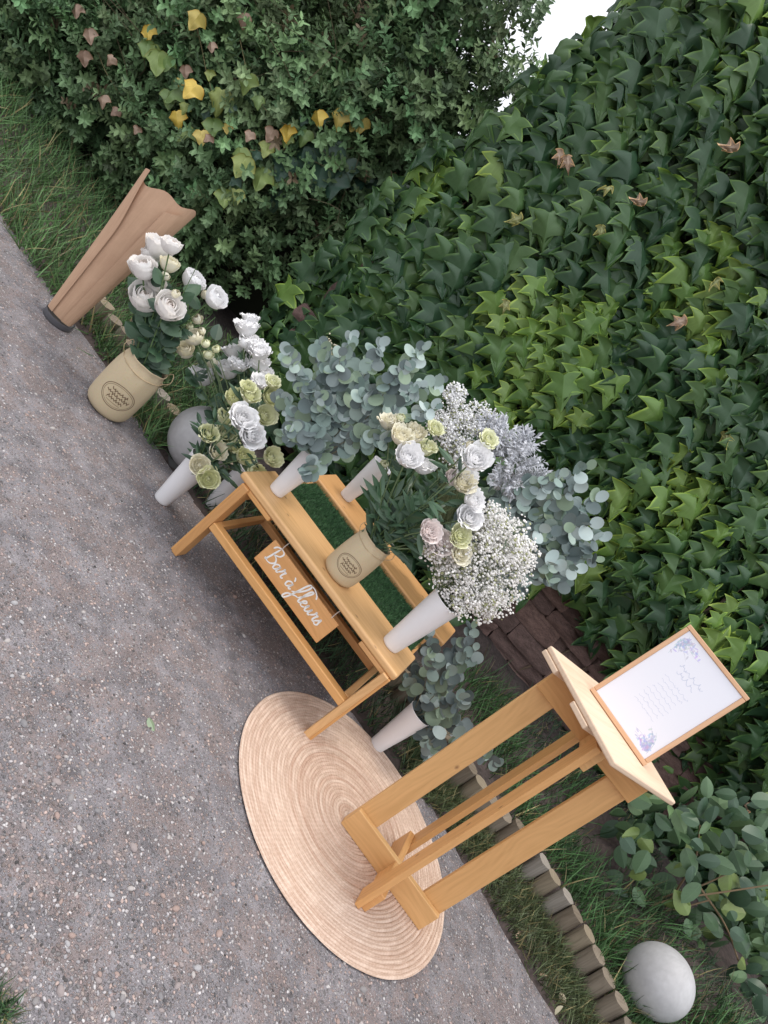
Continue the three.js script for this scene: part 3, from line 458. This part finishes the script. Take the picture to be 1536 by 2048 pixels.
  const line = (pts) => tube(pts.map(([x, y]) => { const P = atZ(x, y, -5); return atZ(x, y, front(P.x, P.y) + .08); }), .003, .002, 24, 5);
  part('stem', mergeGeometries([line([[190, 90], [215, 150], [255, 205], [305, 235], [350, 245]]), line([[390, 40], [402, 90], [412, 140], [425, 200], [400, 280]]), line([[500, 300], [545, 303], [590, 290], [650, 245], [720, 240], [760, 215]]), line([[300, 20], [340, 55], [400, 75]]), line([[480, 80], [500, 160], [540, 230], [600, 260]])]), std({ color: lin(.24, .2, .1), roughness: .9 }), v);
}

// ---------------------------------------------------------------- grass
{
  const r = rng(303), blade = grid(1, 4, (u, v) => [(u - .5) * .055 * (1 - v * v * .9), v * .96, .42 * v * v]);
  const gm = std({ side: THREE.DoubleSide, roughness: .6 });
  const field = (name, label, n, pick, h0, h1, tone, flop = .5) => { const L = [], C = []; for (let k = 0; k < n; k++) { const P = pick(); if (!P) continue; const h = rr(h0, h1, r); L.push(matOf(P, eq(rr(-flop, flop, r), rr(0, 6.3, r), rr(-flop, flop, r)), V(h * rr(.8, 1.2, r) * (h < .1 ? 1.2 : .65), h, h))); const b = rr(.35, 1.5, r), dry = r() < .1; C.push(dry ? lin(.26 * b, .22 * b, .1 * b) : lin(tone[0] * b, tone[1] * b, tone[2] * b)); }
    return tag(instanced(name, blade, gm, L, scene, C), label, null, null, 'stuff'); };
  const left = () => { const x = -1.0 - Math.pow(r(), 1.25) * 4.8, z0 = edgeZ(x), z = z0 + .05 - Math.pow(r(), 1.25) * 1.6; if (n1(x * 2, z * 2, 7) < -.2 && z > z0 - .5) return null; return V(x, soilH(x, z) - .01, z); };
  field('grass', 'long green grass along the path in front of the hedge', 15000, left, .06, .22, [.09, .185, .06], .75);
  field('edge_grass', 'short mossy grass between the path and the log edging', 11000, () => { const x = rr(1.0, 3.3, r), a = edgeZ(x) - .0, b = logZ(x) + .03, z = a + (b - a) * Math.pow(r(), .8); return V(x, soilH(x, z) - .005, z); }, .03, .115, [.09, .12, .05], .8);
  field('edge_tufts', 'ragged grass leaning against the front of the log edging', 750, () => { const x = rr(1.2, 3.3, r), z = logZ(x) + .045 + r() * .09; if (n1(x * 4, 2, 5) < -.06) return null; return V(x, soilH(x, z) - .005, z); }, .05, .12, [.085, .125, .05], .6);
  field('lamp_grass', 'grass blades around the ball lamp by the log edging', 420, () => { const c = atZ(1316, 2010, -3.12); const x = c.x + rr(-.26, .26, r), z = Math.min(logZ(x) - .07, -3.13 + rr(-.06, .1, r)); return V(x, soilH(x, z) - .01, z); }, .06, .14, [.07, .15, .05], .5);
  field('bed_weeds', 'low dark green weeds covering the soil under the shrub', 5200, () => { const x = rr(1.5, 4.2, r), z = logZ(x) - .3 - r() * 1.3; if (n1(x * 3, z * 3, 21) < -.1) return null; return V(x, soilH(x, z) - .01, z); }, .05, .15, [.035, .08, .035], .8);
  const tufts = [[1.75, -3.75], [2.0, -3.8], [2.15, -3.75], [2.35, -3.6], [2.5, -3.45], [2.6, -3.3], [2.8, -3.1], [3.0, -3.2], [3.1, -2.9], [1.35, -4.1], [1.2, -4.2], [1.5, -4.0], [2.0, -4.2], [2.9, -3.35], [2.65, -3.75], [3.2, -3.4]];
  field('grass_tufts', 'green grass tufts growing behind the log edging', 4000, () => { const c = tufts[Math.floor(r() * tufts.length)], x = c[0] + (r() + r() - 1) * .28, z = Math.min(c[1] + (r() + r() - 1) * .22, logZ(x) - .05); return V(x, soilH(x, z) - .01, z); }, .07, .22, [.065, .15, .048], .6);
  field('verge_weeds', 'low green weeds on the ground behind the bag and the table', 5200, () => { const x = rr(-1.8, 1.2, r), z = edgeZ(x) - .05 - r() * .7; return V(x, soilH(x, z) - .01, z); }, .05, .16, [.035, .085, .035], .7);
  const c0 = atY(34, 2020, 0); field('corner_grass', 'small tuft of green grass at the near edge of the path', 260, () => V(c0.x + (r() + r() - 1) * .05 - .035, 0, c0.z + (r() + r() - 1) * .05 + .035), .02, .055, [.06, .13, .05], .9);
  // ground leaves on path
  const lf = thing('fallen_leaf', 'single green leaf lying on the path beside the rug', 'leaf', atY(298, 1435, .006).toArray()); const m = part('blade', ovalGeos[0], leafMat(.2, .27, .17, leafTex), lf); m.rotation.set(-PI / 2, 0, 1.2); m.scale.setScalar(.05);
  // dry leaves along the edge of the bed
  [[1040, 1862], [1062, 1905], [1095, 1950], [1120, 1985], [1110, 2030], [1035, 1820]].forEach(([x, y], i) => { const d = thing('dry_leaf', 'curled pale brown dry leaf on the path edge, ' + ['second from the top', 'third from the top', 'fourth from the top', 'fifth from the top', 'lowest of the row', 'topmost of the row'][i], 'leaf', atY(x, y, .03).toArray(), i * 1.3, 'dry leaves along the path edge'); const q = part('blade', ovalGeos[i % 3], leafMat(.45 - .03 * i, .3, .2, leafTex), d); q.rotation.set(-1.3, .3 * i, i); q.scale.setScalar(.045 + .006 * (i % 3)); });
}

// ---------------------------------------------------------------- shrub at the lower right
{
  const r = rng(404), t = thing('shrub', 'round leaved green shrub with bare brown stems beside the ball lamp', 'shrub', [0, 0, 0]);
  const ms = [[.08, .15, .068], [.06, .118, .058], [.11, .19, .08], [.048, .096, .055], [.17, .24, .07]].map(c => leafMat(...c, leafTex));
  const region = () => { const x = rr(1230, 1580, r), y = rr(1590, 2040, r); return x - 1230 > (y - 1590) * -.5 + 10 ? [x, y] : null; };
  for (let k = 0, n = 0; n < 260 && k < 2400; k++) { const p = region(); if (!p) continue; const [x, y] = p; if (Math.hypot(x - 1315, y - 1962) < 92) continue; const P = atZ(x, y, rr(-4.15, -3.75, r)), m = part('leaf', ovalGeos[n % 3], ms[n % 13 === 5 ? 4 : Math.floor(r() * 4)], t); m.position.copy(P); m.quaternion.copy(leafQ(V(rr(-1, 1, r), rr(-.9, .3, r), rr(-.2, .5, r)), V(rr(-.6, .6, r), rr(.1, 1, r), 1))); m.scale.setScalar(rr(.09, .15, r)); n++; }
  const st = (a, z) => tube(a.map(([x, y], i) => atZ(x, y, z + i * .03)), .007, .004, 16, 6);
  for (const [a, z] of [[[[1180, 1842], [1260, 1828], [1340, 1820], [1420, 1800]], -3.9], [[[1190, 1836], [1275, 1815], [1340, 1790], [1400, 1772], [1470, 1740]], -3.95], [[[1270, 1822], [1340, 1800], [1440, 1785], [1540, 1770]], -3.85], [[[1330, 1816], [1360, 1770], [1390, 1720], [1400, 1650]], -3.9], [[[1400, 1775], [1450, 1850], [1480, 1930]], -3.9]]) part('stem', st(a, z), std({ color: lin(.24, .17, .1), roughness: .9 }), t);
}

// ---------------------------------------------------------------- blooms
function petal(R, vm, phi, flare, ruf, seed) {       // a curved leaf of a sphere, its edge rolling outwards
  return grid(6, 8, (u, v) => { const U = u * 2 - 1, tip = Math.sqrt(Math.max(0, 1 - Math.pow(Math.max(0, v - .55) / .45, 2.6) * .8)), th = PI * (1 - .05 - v * (vm - .05)), ang = U * phi * tip;
    const rho = R * sin(th) + flare * Math.pow(v, 5) + .05 * R * U * U * v, y = .62 + 1.08 * R * cos(th) - flare * .7 * Math.pow(v, 8) + ruf * sin(U * 6 + seed) * v * v * v; return [rho * cos(ang), y, rho * sin(ang)]; });
}
const petalMat = (r, g, b) => new THREE.MeshPhysicalMaterial({ color: lin(r, g, b), roughness: .7, side: THREE.DoubleSide, transmission: .15, thickness: 0 });
const PM = { blush: petalMat(.95, .925, .9), white: petalMat(.95, .945, .95), cream: petalMat(.9, .86, .7), green: petalMat(.78, .79, .5), lime: petalMat(.84, .85, .6), pink: petalMat(.95, .87, .85), inner: petalMat(.95, .885, .835) };
const bloomSpec = {                                   // petals per ring: count, radius, how far it closes over, half width, roll
  rose: [[3, .2, .9, 1.5, 0], [3, .3, .84, 1.3, .02], [4, .46, .78, 1.0, .05], [5, .62, .73, .86, .09], [5, .78, .67, .8, .13], [6, .94, .59, .72, .15]],
  ruffle: [[4, .2, .86, 1.4, .05], [4, .3, .8, 1.2, .1], [4, .46, .75, 1.0, .16], [5, .64, .7, .85, .22], [6, .84, .63, .75, .26]],
  bell: [[4, .22, .86, 1.4, .04], [4, .36, .78, 1.3, .08], [4, .54, .71, 1.05, .18], [5, .72, .66, .9, .34], [4, .86, .6, .8, .3]],
  bud: [[3, .4, .86, 1.4, -.02], [3, .5, .8, 1.4, 0], [4, .58, .6, 1.0, .05]],
};
const bloomGeo = {}; for (const k in bloomSpec) bloomGeo[k] = bloomSpec[k].map(([n, a, h, phi, fl], i) => [n, [0, 1].map(s => petal(a, h, phi, fl, k === 'rose' || k === 'bud' ? .03 : .11, i * 2 + s * 3))]);
const coreGeo = new THREE.SphereGeometry(.17, 10, 8).translate(0, .5, 0), calyx = (() => { const gs = []; for (let k = 0; k < 5; k++) { const g = leafGeo([[0, 0], [.07, -.2], [.05, -.5], [0, -.8]], { fold: .2, droop: -.6, steps: [0, 1] }); g.rotateX(-1.9); g.rotateY(k * 1.257); gs.push(g); } return mergeGeometries(gs); })();
const stemMat = std({ color: lin(.1, .17, .06), roughness: .7 }), lisiStem = std({ color: lin(.15, .21, .1), roughness: .7 });
const greens = [[.045, .1, .05], [.06, .12, .065], [.035, .075, .045], [.085, .15, .09]].map(c => leafMat(...c, leafTex, { roughness: .45 }));
const FR = rng(505);
function flower(name, label, group, kind, col, P, size, axis, foot, leaves = 3, leafS = .06, innerCol) {
  const t = thing(name, label, name === 'rose' ? 'rose' : 'flower', [P.x, P.y, P.z], 0, group), r = FR;
  const b = part('bloom', coreGeo, innerCol ?? col, t); b.scale.setScalar(size); b.quaternion.setFromUnitVectors(V(0, 1, 0), axis.clone().normalize()); b.rotateY(rr(0, 6, r)); b.position.copy(axis).normalize().multiplyScalar(-size * .35);
  bloomGeo[kind].forEach(([n, gs], L) => { for (let k = 0; k < n; k++) { const m = part('petal', gs[k % 2], L < 2 && innerCol ? innerCol : col, b); m.rotation.set(rr(-.1, .1, r), (k + L * .43) / n * 2 * PI + rr(-.15, .15, r), rr(-.1, .1, r)); m.scale.setScalar(rr(.92, 1.08, r)); } });
  const sm = name === 'rose' ? stemMat : lisiStem; const cx = part('calyx', calyx, sm, b); cx.scale.setScalar(.7);
  const f = foot.clone().sub(P), base = b.position.clone(), pts = [base, base.clone().lerp(f, .3).add(V(0, .02, 0)).addScaledVector(axis, -size * .5), base.clone().lerp(f, .7).add(V(rr(-.01, .01, r), 0, 0)), f];
  part('stem', tube(pts, size * .05 + .0008, .0026, 12, 5), sm, t);
  const c = new THREE.CatmullRomCurve3(pts); for (let k = 0; k < leaves; k++) { const q = c.getPoint(rr(.12, .85, r)), m = part('leaf', name === 'rose' ? ovalGeos[k % 3] : lanceGeos[k % 3], greens[Math.floor(r() * 4)], t); m.position.copy(q); const a = rr(0, 6.3, r), tip = V(cos(a), rr(-.3, .8, r), sin(a) * .7 + .2); m.quaternion.copy(leafQ(tip, V(0, .6, .8).addScaledVector(V(cos(a), 0, sin(a)), -.3))); m.scale.setScalar(leafS * rr(.75, 1.3, r)); }
  return t;
}
const ordinals = ['first', 'second', 'third', 'fourth', 'fifth', 'sixth', 'seventh', 'eighth', 'ninth', 'tenth', 'eleventh', 'twelfth', 'thirteenth', 'fourteenth', 'fifteenth', 'sixteenth'];
const toCam = (P) => camera.position.clone().sub(P).normalize();
function flowers(list, name, label, group, z, foot, o = {}) {
  const order = [...list].sort((a, b) => a[0] - b[0]);
  list.forEach((it) => { const [x, y, rad, kind, col, face = .6, zo] = it, k = order.indexOf(it), lab = label.replace('@', k === 0 ? 'leftmost' : k === list.length - 1 ? 'rightmost' : ordinals[k] + ' from the left'); const P = atZ(x, y, z + (zo ?? rr(-.08, .08, FR))), d = P.clone().sub(camera.position).dot(cF), s = rad / 1451 * d * (kind === 'rose' ? 1.0 : 1.02);
    const out = P.clone().sub(foot).normalize(), ax = toCam(P).multiplyScalar(face).add(out.multiplyScalar(1 - face * .55)).add(V(rr(-.25, .25, FR), rr(-.1, .3, FR), 0)).normalize();
    flower(name, lab, group, kind, PM[col], P, s, ax, foot.clone().add(V(rr(-.03, .03, FR), 0, rr(-.03, .03, FR))), o.leaves ?? 3, o.leafS ?? .06, col === 'blush' ? PM.inner : col === 'white' ? PM.white : undefined); });
}
const footB1 = bag1.clone().add(V(0, .25, 0)), footB2 = bag2.clone().add(V(0, .2, 0)), footFL = rimOf(vFL, .24), footFL2 = rimOf(vFL2, .24);
flowers([[318, 497, 29, 'rose', 'blush', .2], [342, 492, 22, 'rose', 'blush', .1], [286, 537, 28, 'rose', 'blush', .35], [338, 530, 20, 'rose', 'cream', .1], [288, 597, 33, 'rose', 'blush', .62], [336, 615, 31, 'rose', 'blush', .6], [330, 555, 15, 'bud', 'cream', .1], [302, 512, 20, 'rose', 'blush', .3], [312, 570, 18, 'rose', 'blush', .5], [350, 590, 15, 'bud', 'cream', .3]], 'rose', 'blush white open rose in the ground bag, @ of its cluster', 'roses in the ground bag', -3.2, footB1, { leaves: 7, leafS: .085 });
flowers([[386, 562, 25, 'rose', 'white', .3], [430, 597, 24, 'rose', 'white', .4], [408, 592, 15, 'bud', 'cream', .1]], 'rose', 'white rose leaning right above the ground bag, @ of the three', 'white roses leaning right', -3.35, footB1, { leaves: 4, leafS: .08 });
flowers([[395, 641, 17, 'bud', 'cream'], [389, 676, 19, 'rose', 'cream'], [370, 701, 19, 'rose', 'cream'], [418, 712, 17, 'bud', 'lime'], [412, 690, 15, 'bud', 'lime'], [405, 665, 13, 'bud', 'cream'], [432, 700, 13, 'bud', 'lime'], [380, 655, 12, 'bud', 'lime']], 'small_rose', 'small cream spray rose right of the ground bag, @ of its group', 'cream spray roses', -3.3, footFL2, { leaves: 3, leafS: .06 });
flowers([[406, 753, 27, 'ruffle', 'white', .5], [456, 741, 26, 'ruffle', 'white', .2], [470, 702, 24, 'bell', 'white', .1], [494, 657, 25, 'bell', 'white', .1], [506, 690, 27, 'bell', 'white', .15], [514, 728, 26, 'ruffle', 'white', .2], [520, 765, 20, 'bell', 'white', .2], [478, 730, 20, 'bell', 'white', .1], [500, 640, 19, 'bell', 'white', .1], [520, 705, 21, 'bell', 'white', .2], [527, 748, 21, 'ruffle', 'white', .3], [488, 690, 18, 'bud', 'white', .1], [425, 730, 18, 'bud', 'cream', .2]], 'lisianthus', 'white ruffled bloom left of the eucalyptus, @ in its cluster', 'white blooms left of the eucalyptus', -3.4, footFL2, { leaves: 7, leafS: .08 });
flowers([[470, 800, 22, 'ruffle', 'green'], [500, 790, 22, 'ruffle', 'lime'], [541, 795, 20, 'ruffle', 'green'], [452, 836, 21, 'ruffle', 'lime'], [530, 832, 22, 'ruffle', 'lime', .9], [416, 870, 21, 'bell', 'green'], [448, 868, 22, 'ruffle', 'lime', .95], [433, 903, 20, 'ruffle', 'cream'], [488, 915, 20, 'ruffle', 'green'], [510, 950, 24, 'ruffle', 'green'], [542, 915, 22, 'ruffle', 'lime'], [466, 893, 17, 'bell', 'green'], [398, 930, 20, 'ruffle', 'cream', .6, .14], [416, 958, 22, 'ruffle', 'green', .6, .14], [495, 775, 16, 'bell', 'green'], [545, 765, 16, 'bell', 'lime']], 'carnation', 'greenish cream ruffled bloom in the left floor vase, @ of its bunch', 'greenish cream blooms in the left floor vase', -3.12, footFL, { leaves: 5, leafS: .065 });
flowers([[484, 838, 30, 'bell', 'white', .5, .08], [503, 872, 28, 'bell', 'white', .4, .08]], 'lisianthus', 'large white bloom before the greenish cream ones, @ of the two', 'large white blooms in the left floor vase', -3.02, footFL, { leaves: 2 });
flowers([[780, 845, 24, 'bell', 'cream', .2], [802, 874, 25, 'ruffle', 'cream', .2], [830, 868, 24, 'ruffle', 'cream', .3], [850, 897, 22, 'bell', 'lime', .3], [870, 858, 18, 'bell', 'lime'], [800, 838, 16, 'bud', 'lime'], [975, 880, 19, 'bell', 'lime'], [768, 930, 13, 'bud', 'lime'], [925, 966, 25, 'ruffle', 'cream'], [905, 958, 20, 'ruffle', 'pink'], [918, 1072, 24, 'ruffle', 'lime', .8], [918, 1108, 22, 'bell', 'cream'], [945, 1095, 16, 'bud', 'lime'], [940, 895, 18, 'bud', 'cream']], 'lisianthus', 'cream or pale green lisianthus in the table bag, @ of those', 'cream lisianthus in the table bag', -2.9, footB2, { leaves: 4, leafS: .085 });
flowers([[815, 915, 29, 'ruffle', 'white', .6], [846, 932, 24, 'bell', 'white', .3], [950, 918, 31, 'ruffle', 'white', .6], [946, 1000, 24, 'ruffle', 'white', .5], [938, 1036, 27, 'bell', 'white', .6], [880, 1085, 28, 'ruffle', 'pink', .7], [858, 1063, 24, 'ruffle', 'pink', .6], [932, 950, 24, 'ruffle', 'white', .6]], 'lisianthus', 'white or blush lisianthus in the table bag, @ of those', 'white and blush lisianthus in the table bag', -2.86, footB2, { leaves: 4, leafS: .085 });
// leafy stems
function greenery(label, foot, tips, z, s, n, geos, tone) {
  const t = thing('leafy_stems', label, 'greenery', foot.toArray()), r = FR;
  for (const [x, y] of tips) { const e = atZ(x, y, z + rr(-.12, .12, r)).sub(foot), pts = [V(0, -.03, 0), e.clone().multiplyScalar(.5).add(V(0, .03, 0)), e], c = new THREE.CatmullRomCurve3(pts); part('stem', tube(pts, .0028, .0016, 10, 5), stemMat, t);
    for (let k = 0; k < n; k++) { const q = c.getPoint(rr(.2, 1, r)), a = rr(0, 6.3, r), m = part('leaf', geos[k % 3], tone[Math.floor(r() * tone.length)], t); m.position.copy(q); m.quaternion.copy(leafQ(V(cos(a), rr(-.2, .7, r), sin(a) * .7).addScaledVector(e, 1.2), V(rr(-.5, .5, r), .7, .8))); m.scale.setScalar(s * rr(.7, 1.25, r)); } }
}
greenery('dark green lance shaped leaves spreading from the beige bag on the table', footB2, [[760, 960], [800, 950], [830, 980], [860, 1000], [880, 960], [780, 1040], [870, 1040], [740, 990], [820, 1060], [900, 1000], [810, 1010]], -2.88, .1, 8, lanceGeos, [greens[0], greens[1], greens[3]]);
greenery('dark green rose leaves around the ground bag roses', footB1, [[300, 650], [330, 660], [370, 640], [310, 690], [360, 690], [340, 580], [400, 520], [400, 620], [290, 640]], -3.25, .085, 7, ovalGeos, greens);
greenery('dark green leaves among the white blooms behind the ball lamp', footFL2, [[400, 700], [430, 680], [440, 720], [460, 660], [480, 720], [400, 780], [430, 780], [500, 740], [380, 740], [420, 820], [450, 770]], -3.45, .085, 8, ovalGeos, greens);
greenery('dark green leaves hanging from the white vase left of the table', footFL, [[410, 870], [420, 920], [440, 940], [460, 960], [400, 900], [470, 880], [400, 840], [430, 830]], -3.12, .07, 8, lanceGeos, [greens[0], greens[2]]);

// ---------------------------------------------------------------- eucalyptus
const eucGeo = [0, 1, 2].map(k => grid(7, 4, (u, v) => { const a = (u - .5) * 2 * PI, r = v, e = 1 - .16 * Math.abs(cos(a * .5)) * 0; const x = sin(a) * r * .9, y = -1 + -cos(a) * r; return [x, y * e, (.1 + .12 * k) * r * r - .1 * Math.abs(x)]; }));
const eucRound = [0, 1, 2].map(k => { const g = new THREE.CircleGeometry(1, 14), p = g.attributes.position; for (let i = 0; i < p.count; i++) { const x = p.getX(i), y = p.getY(i); p.setXYZ(i, x * .92, y - 1 + (y > .85 ? .08 : 0), (.06 + .12 * k) * (x * x + y * y) - .12 * Math.abs(x)); } const q = g.clone(); q.computeVertexNormals(); return q; });
const eucM = (k) => [[.30, .385, .345], [.2, .275, .25], [.115, .155, .155], [.21, .285, .2], [.38, .46, .45], [.16, .2, .2]].map(c => std({ color: lin(...c.map(q => q * k)), side: THREE.DoubleSide, roughness: .7 }));
const ER = rng(606), eucStem = std({ color: lin(.16, .15, .1), roughness: .8 });
function eucalyptus(label, foot, tips, z, dz, size, n, mats, sag = .05) {
  const bunch = thing('eucalyptus_bunch', label, 'eucalyptus', foot.toArray());
  for (const [x, y, zo] of tips) {
    const r = ER, e = atZ(x, y, z + (zo ?? rr(-dz, dz, r))).sub(foot);
    const pts = [V(rr(-.02, .02, r), -.04, rr(-.02, .02, r)), e.clone().multiplyScalar(.45).add(V(rr(-.03, .03, r), sag + .02, rr(-.03, .03, r))), e.clone().multiplyScalar(.8).add(V(0, sag * .5, 0)), e], c = new THREE.CatmullRomCurve3(pts);
    const t = part('branch', tube(pts, .003, .0012, 14, 5), eucStem, bunch);
    for (let k = 0; k < n; k++) { const f = .18 + .82 * k / (n - 1), q = c.getPoint(f), tg = c.getTangent(f), a = (k % 2) * PI + k * .9 + rr(-.4, .4, r), side = V(cos(a), sin(a), rr(-.4, .6, r)).addScaledVector(tg, .35 + (k > n - 3 ? .8 : 0)).normalize();
      const m = part('leaf', eucRound[Math.floor(r() * 3)], mats[Math.floor(r() * mats.length)], t); m.position.copy(q); m.quaternion.copy(leafQ(side, toCam(foot).multiplyScalar(.8).add(V(rr(-.8, .8, r), rr(-.2, 1, r), rr(-.3, .6, r))))); m.scale.setScalar(size * rr(.65, 1.2, r) * (1 - .3 * f * f)); }
  }
}
eucalyptus('large grey green eucalyptus bunch in the left vase on the table', rimOf(vTL, .24), [[575, 705], [600, 760], [640, 690], [700, 680], [760, 690], [845, 695], [880, 760], [872, 815], [805, 800], [740, 780], [690, 830], [640, 795], [590, 825], [562, 868], [612, 880], [770, 880], [700, 885], [650, 720], [720, 735], [810, 735], [560, 800], [615, 945], [660, 760], [770, 830], [840, 770], [680, 710], [740, 860], [585, 860]], -3.08, .26, .034, 23, eucM(1.12));
eucalyptus('blue green eucalyptus bunch behind the baby breath on the right', rimOf(vTB2, .2), [[1010, 955], [1060, 965], [1120, 950], [1172, 935], [1192, 1000], [1200, 1080], [1165, 1110], [1110, 1130], [1060, 1150], [1080, 1060], [1020, 1000], [1130, 1030], [1150, 1140], [1090, 1000], [1150, 980], [1120, 1090], [1040, 1180], [980, 1010], [1180, 1050], [1140, 1090], [1190, 1120], [1100, 1160], [1130, 1165], [1150, 1060], [1100, 960], [1050, 1000], [1175, 1020], [1090, 1090]], -3.5, .2, .044, 20, eucM(1.15), .04);
eucalyptus('dark grey green eucalyptus bunch in the white vase on the ground beside the rug', rimOf(vFR, .24), [[870, 1305], [920, 1290], [950, 1300], [830, 1335], [900, 1350], [880, 1390], [930, 1400], [925, 1450], [872, 1490], [855, 1515], [960, 1515], [990, 1525], [815, 1360], [945, 1255], [860, 1275], [900, 1420], [905, 1310]], -3.25, .18, .035, 14, eucM(.72), .03);

// ---------------------------------------------------------------- baby's breath
const GR = rng(707), floret = (() => { const g = new THREE.IcosahedronGeometry(1, 0).scale(1, .7, 1); return g; })();
function gyp(label, foot, blobs, n, s0, s1, col, o = {}) {
  const t = thing('babys_breath', label, 'flower bunch', foot.toArray()), r = GR, L = [], C = [], gs = [], heads = [];
  for (const [x, y, z, R] of blobs) { const c = atZ(x, y, z).sub(foot); heads.push([c, R]); for (let k = 0; k < 22; k++) { const d = V(rr(-1, 1, r), rr(-1, 1, r), rr(-1, 1, r)).normalize().multiplyScalar(R * Math.cbrt(r()) * .95); const e = c.clone().add(d); gs.push(tube([V(rr(-.02, .02, r), -.03, rr(-.02, .02, r)), e.clone().multiplyScalar(.6).add(V(0, .02, 0)), e], .0013, .0006, 7, 3)); } }
  const per = Math.floor(n / blobs.length);
  for (const [c, R] of heads) for (let k = 0; k < per / 7; k++) { const d = V(rr(-1, 1, r), rr(-1, 1, r), rr(-1, 1, r)); if (d.length() > 1) d.normalize(); d.multiplyScalar(R * (.6 + .45 * r())); const q = c.clone().add(d);
    for (let i = 0; i < 7; i++) { const p = q.clone().add(V(rr(-1, 1, r), rr(-1, 1, r), rr(-1, 1, r)).multiplyScalar(.022)); L.push(matOf(p, eq(rr(0, 6, r), rr(0, 6, r), 0), o.long ? V(rr(s0, s1, r), rr(s0, s1, r) * 2.2, rr(s0, s1, r)) : rr(s0, s1, r))); const b = rr(.75, 1.05, r); C.push(r() < .12 ? lin(.4 * b, .42 * b, .22 * b) : lin(col[0] * b, col[1] * b, col[2] * b)); } }
  instanced('blossom', floret, std({ roughness: .8 }), L, t, C); part('stem', mergeGeometries(gs), std({ color: lin(.2, .24, .13), roughness: .8 }), t);
}
gyp('big cloud of white baby breath in the right vase on the table', rimOf(vTR, .29), [[960, 1120, -2.92, .13], [905, 1150, -2.9, .1], [1010, 1080, -2.95, .12], [930, 1195, -2.88, .08], [1000, 1160, -2.95, .12], [870, 1090, -2.86, .06], [975, 1200, -2.92, .09], [1040, 1110, -2.98, .08], [980, 1050, -3.0, .09]], 7400, .0036, .0068, [.93, .915, .89]);
gyp('grey white baby breath behind the cream lisianthus', rimOf(vTB2, .2), [[905, 825, -3.5, .09], [930, 860, -3.5, .1], [885, 860, -3.45, .08], [910, 790, -3.55, .05], [960, 835, -3.55, .08], [915, 900, -3.45, .08]], 3600, .0034, .0066, [.9, .9, .91]);
{ // feathery silver foliage
  const foot = rimOf(vTB2, .2).add(V(.05, 0, 0)), t = thing('silver_foliage', 'feathery silver grey foliage beside the white lisianthus at the back', 'foliage', foot.toArray()), r = GR, L = [], C = [], gs = [];
  for (const [x, y, z, R] of [[1005, 870, -3.5, .1], [1040, 915, -3.5, .13], [1020, 960, -3.45, .1], [1068, 955, -3.55, .09], [985, 850, -3.5, .07], [1050, 880, -3.55, .08]]) { const c = atZ(x, y, z).sub(foot);
    for (let k = 0; k < 34; k++) { const d = V(rr(-1, 1, r), rr(-.6, 1, r), rr(-.6, 1, r)).normalize(), e = c.clone().addScaledVector(d, R * rr(.6, 1.05, r)), b = c.clone().addScaledVector(d, R * .15).multiplyScalar(.92); gs.push(tube([b, b.clone().lerp(e, .5).add(V(0, .008, 0)), e], .0016, .0008, 6, 3));
      for (let i = 0; i < 22; i++) { const f = rr(.1, 1, r), p = b.clone().lerp(e, f), dir = d.clone().addScaledVector(V(rr(-1, 1, r), rr(-1, 1, r), rr(-1, 1, r)), .9).normalize(); L.push(matOf(p, leafQ(dir, V(rr(-.6, .6, r), rr(0, 1, r), 1)), rr(.016, .034, r))); const k2 = rr(.75, 1.1, r); C.push(lin(.66 * k2, .675 * k2, .72 * k2)); } } }
  instanced('leaflet', leafGeo([[0, 0], [.1, -.2], [.13, -.55], [.06, -.85], [0, -1]], { fold: .3, droop: .3, steps: [0, 1] }), std({ roughness: .85, side: THREE.DoubleSide }), L, t, C); part('stem', mergeGeometries(gs), std({ color: lin(.4, .41, .4), roughness: .9 }), t);
}
gyp('small sprig of cream baby breath at the top of the eucalyptus', rimOf(vTL, .25), [[655, 695, -3.2, .05], [668, 725, -3.2, .04]], 240, .003, .0055, [.75, .68, .52]);

renderer.render(scene, camera);
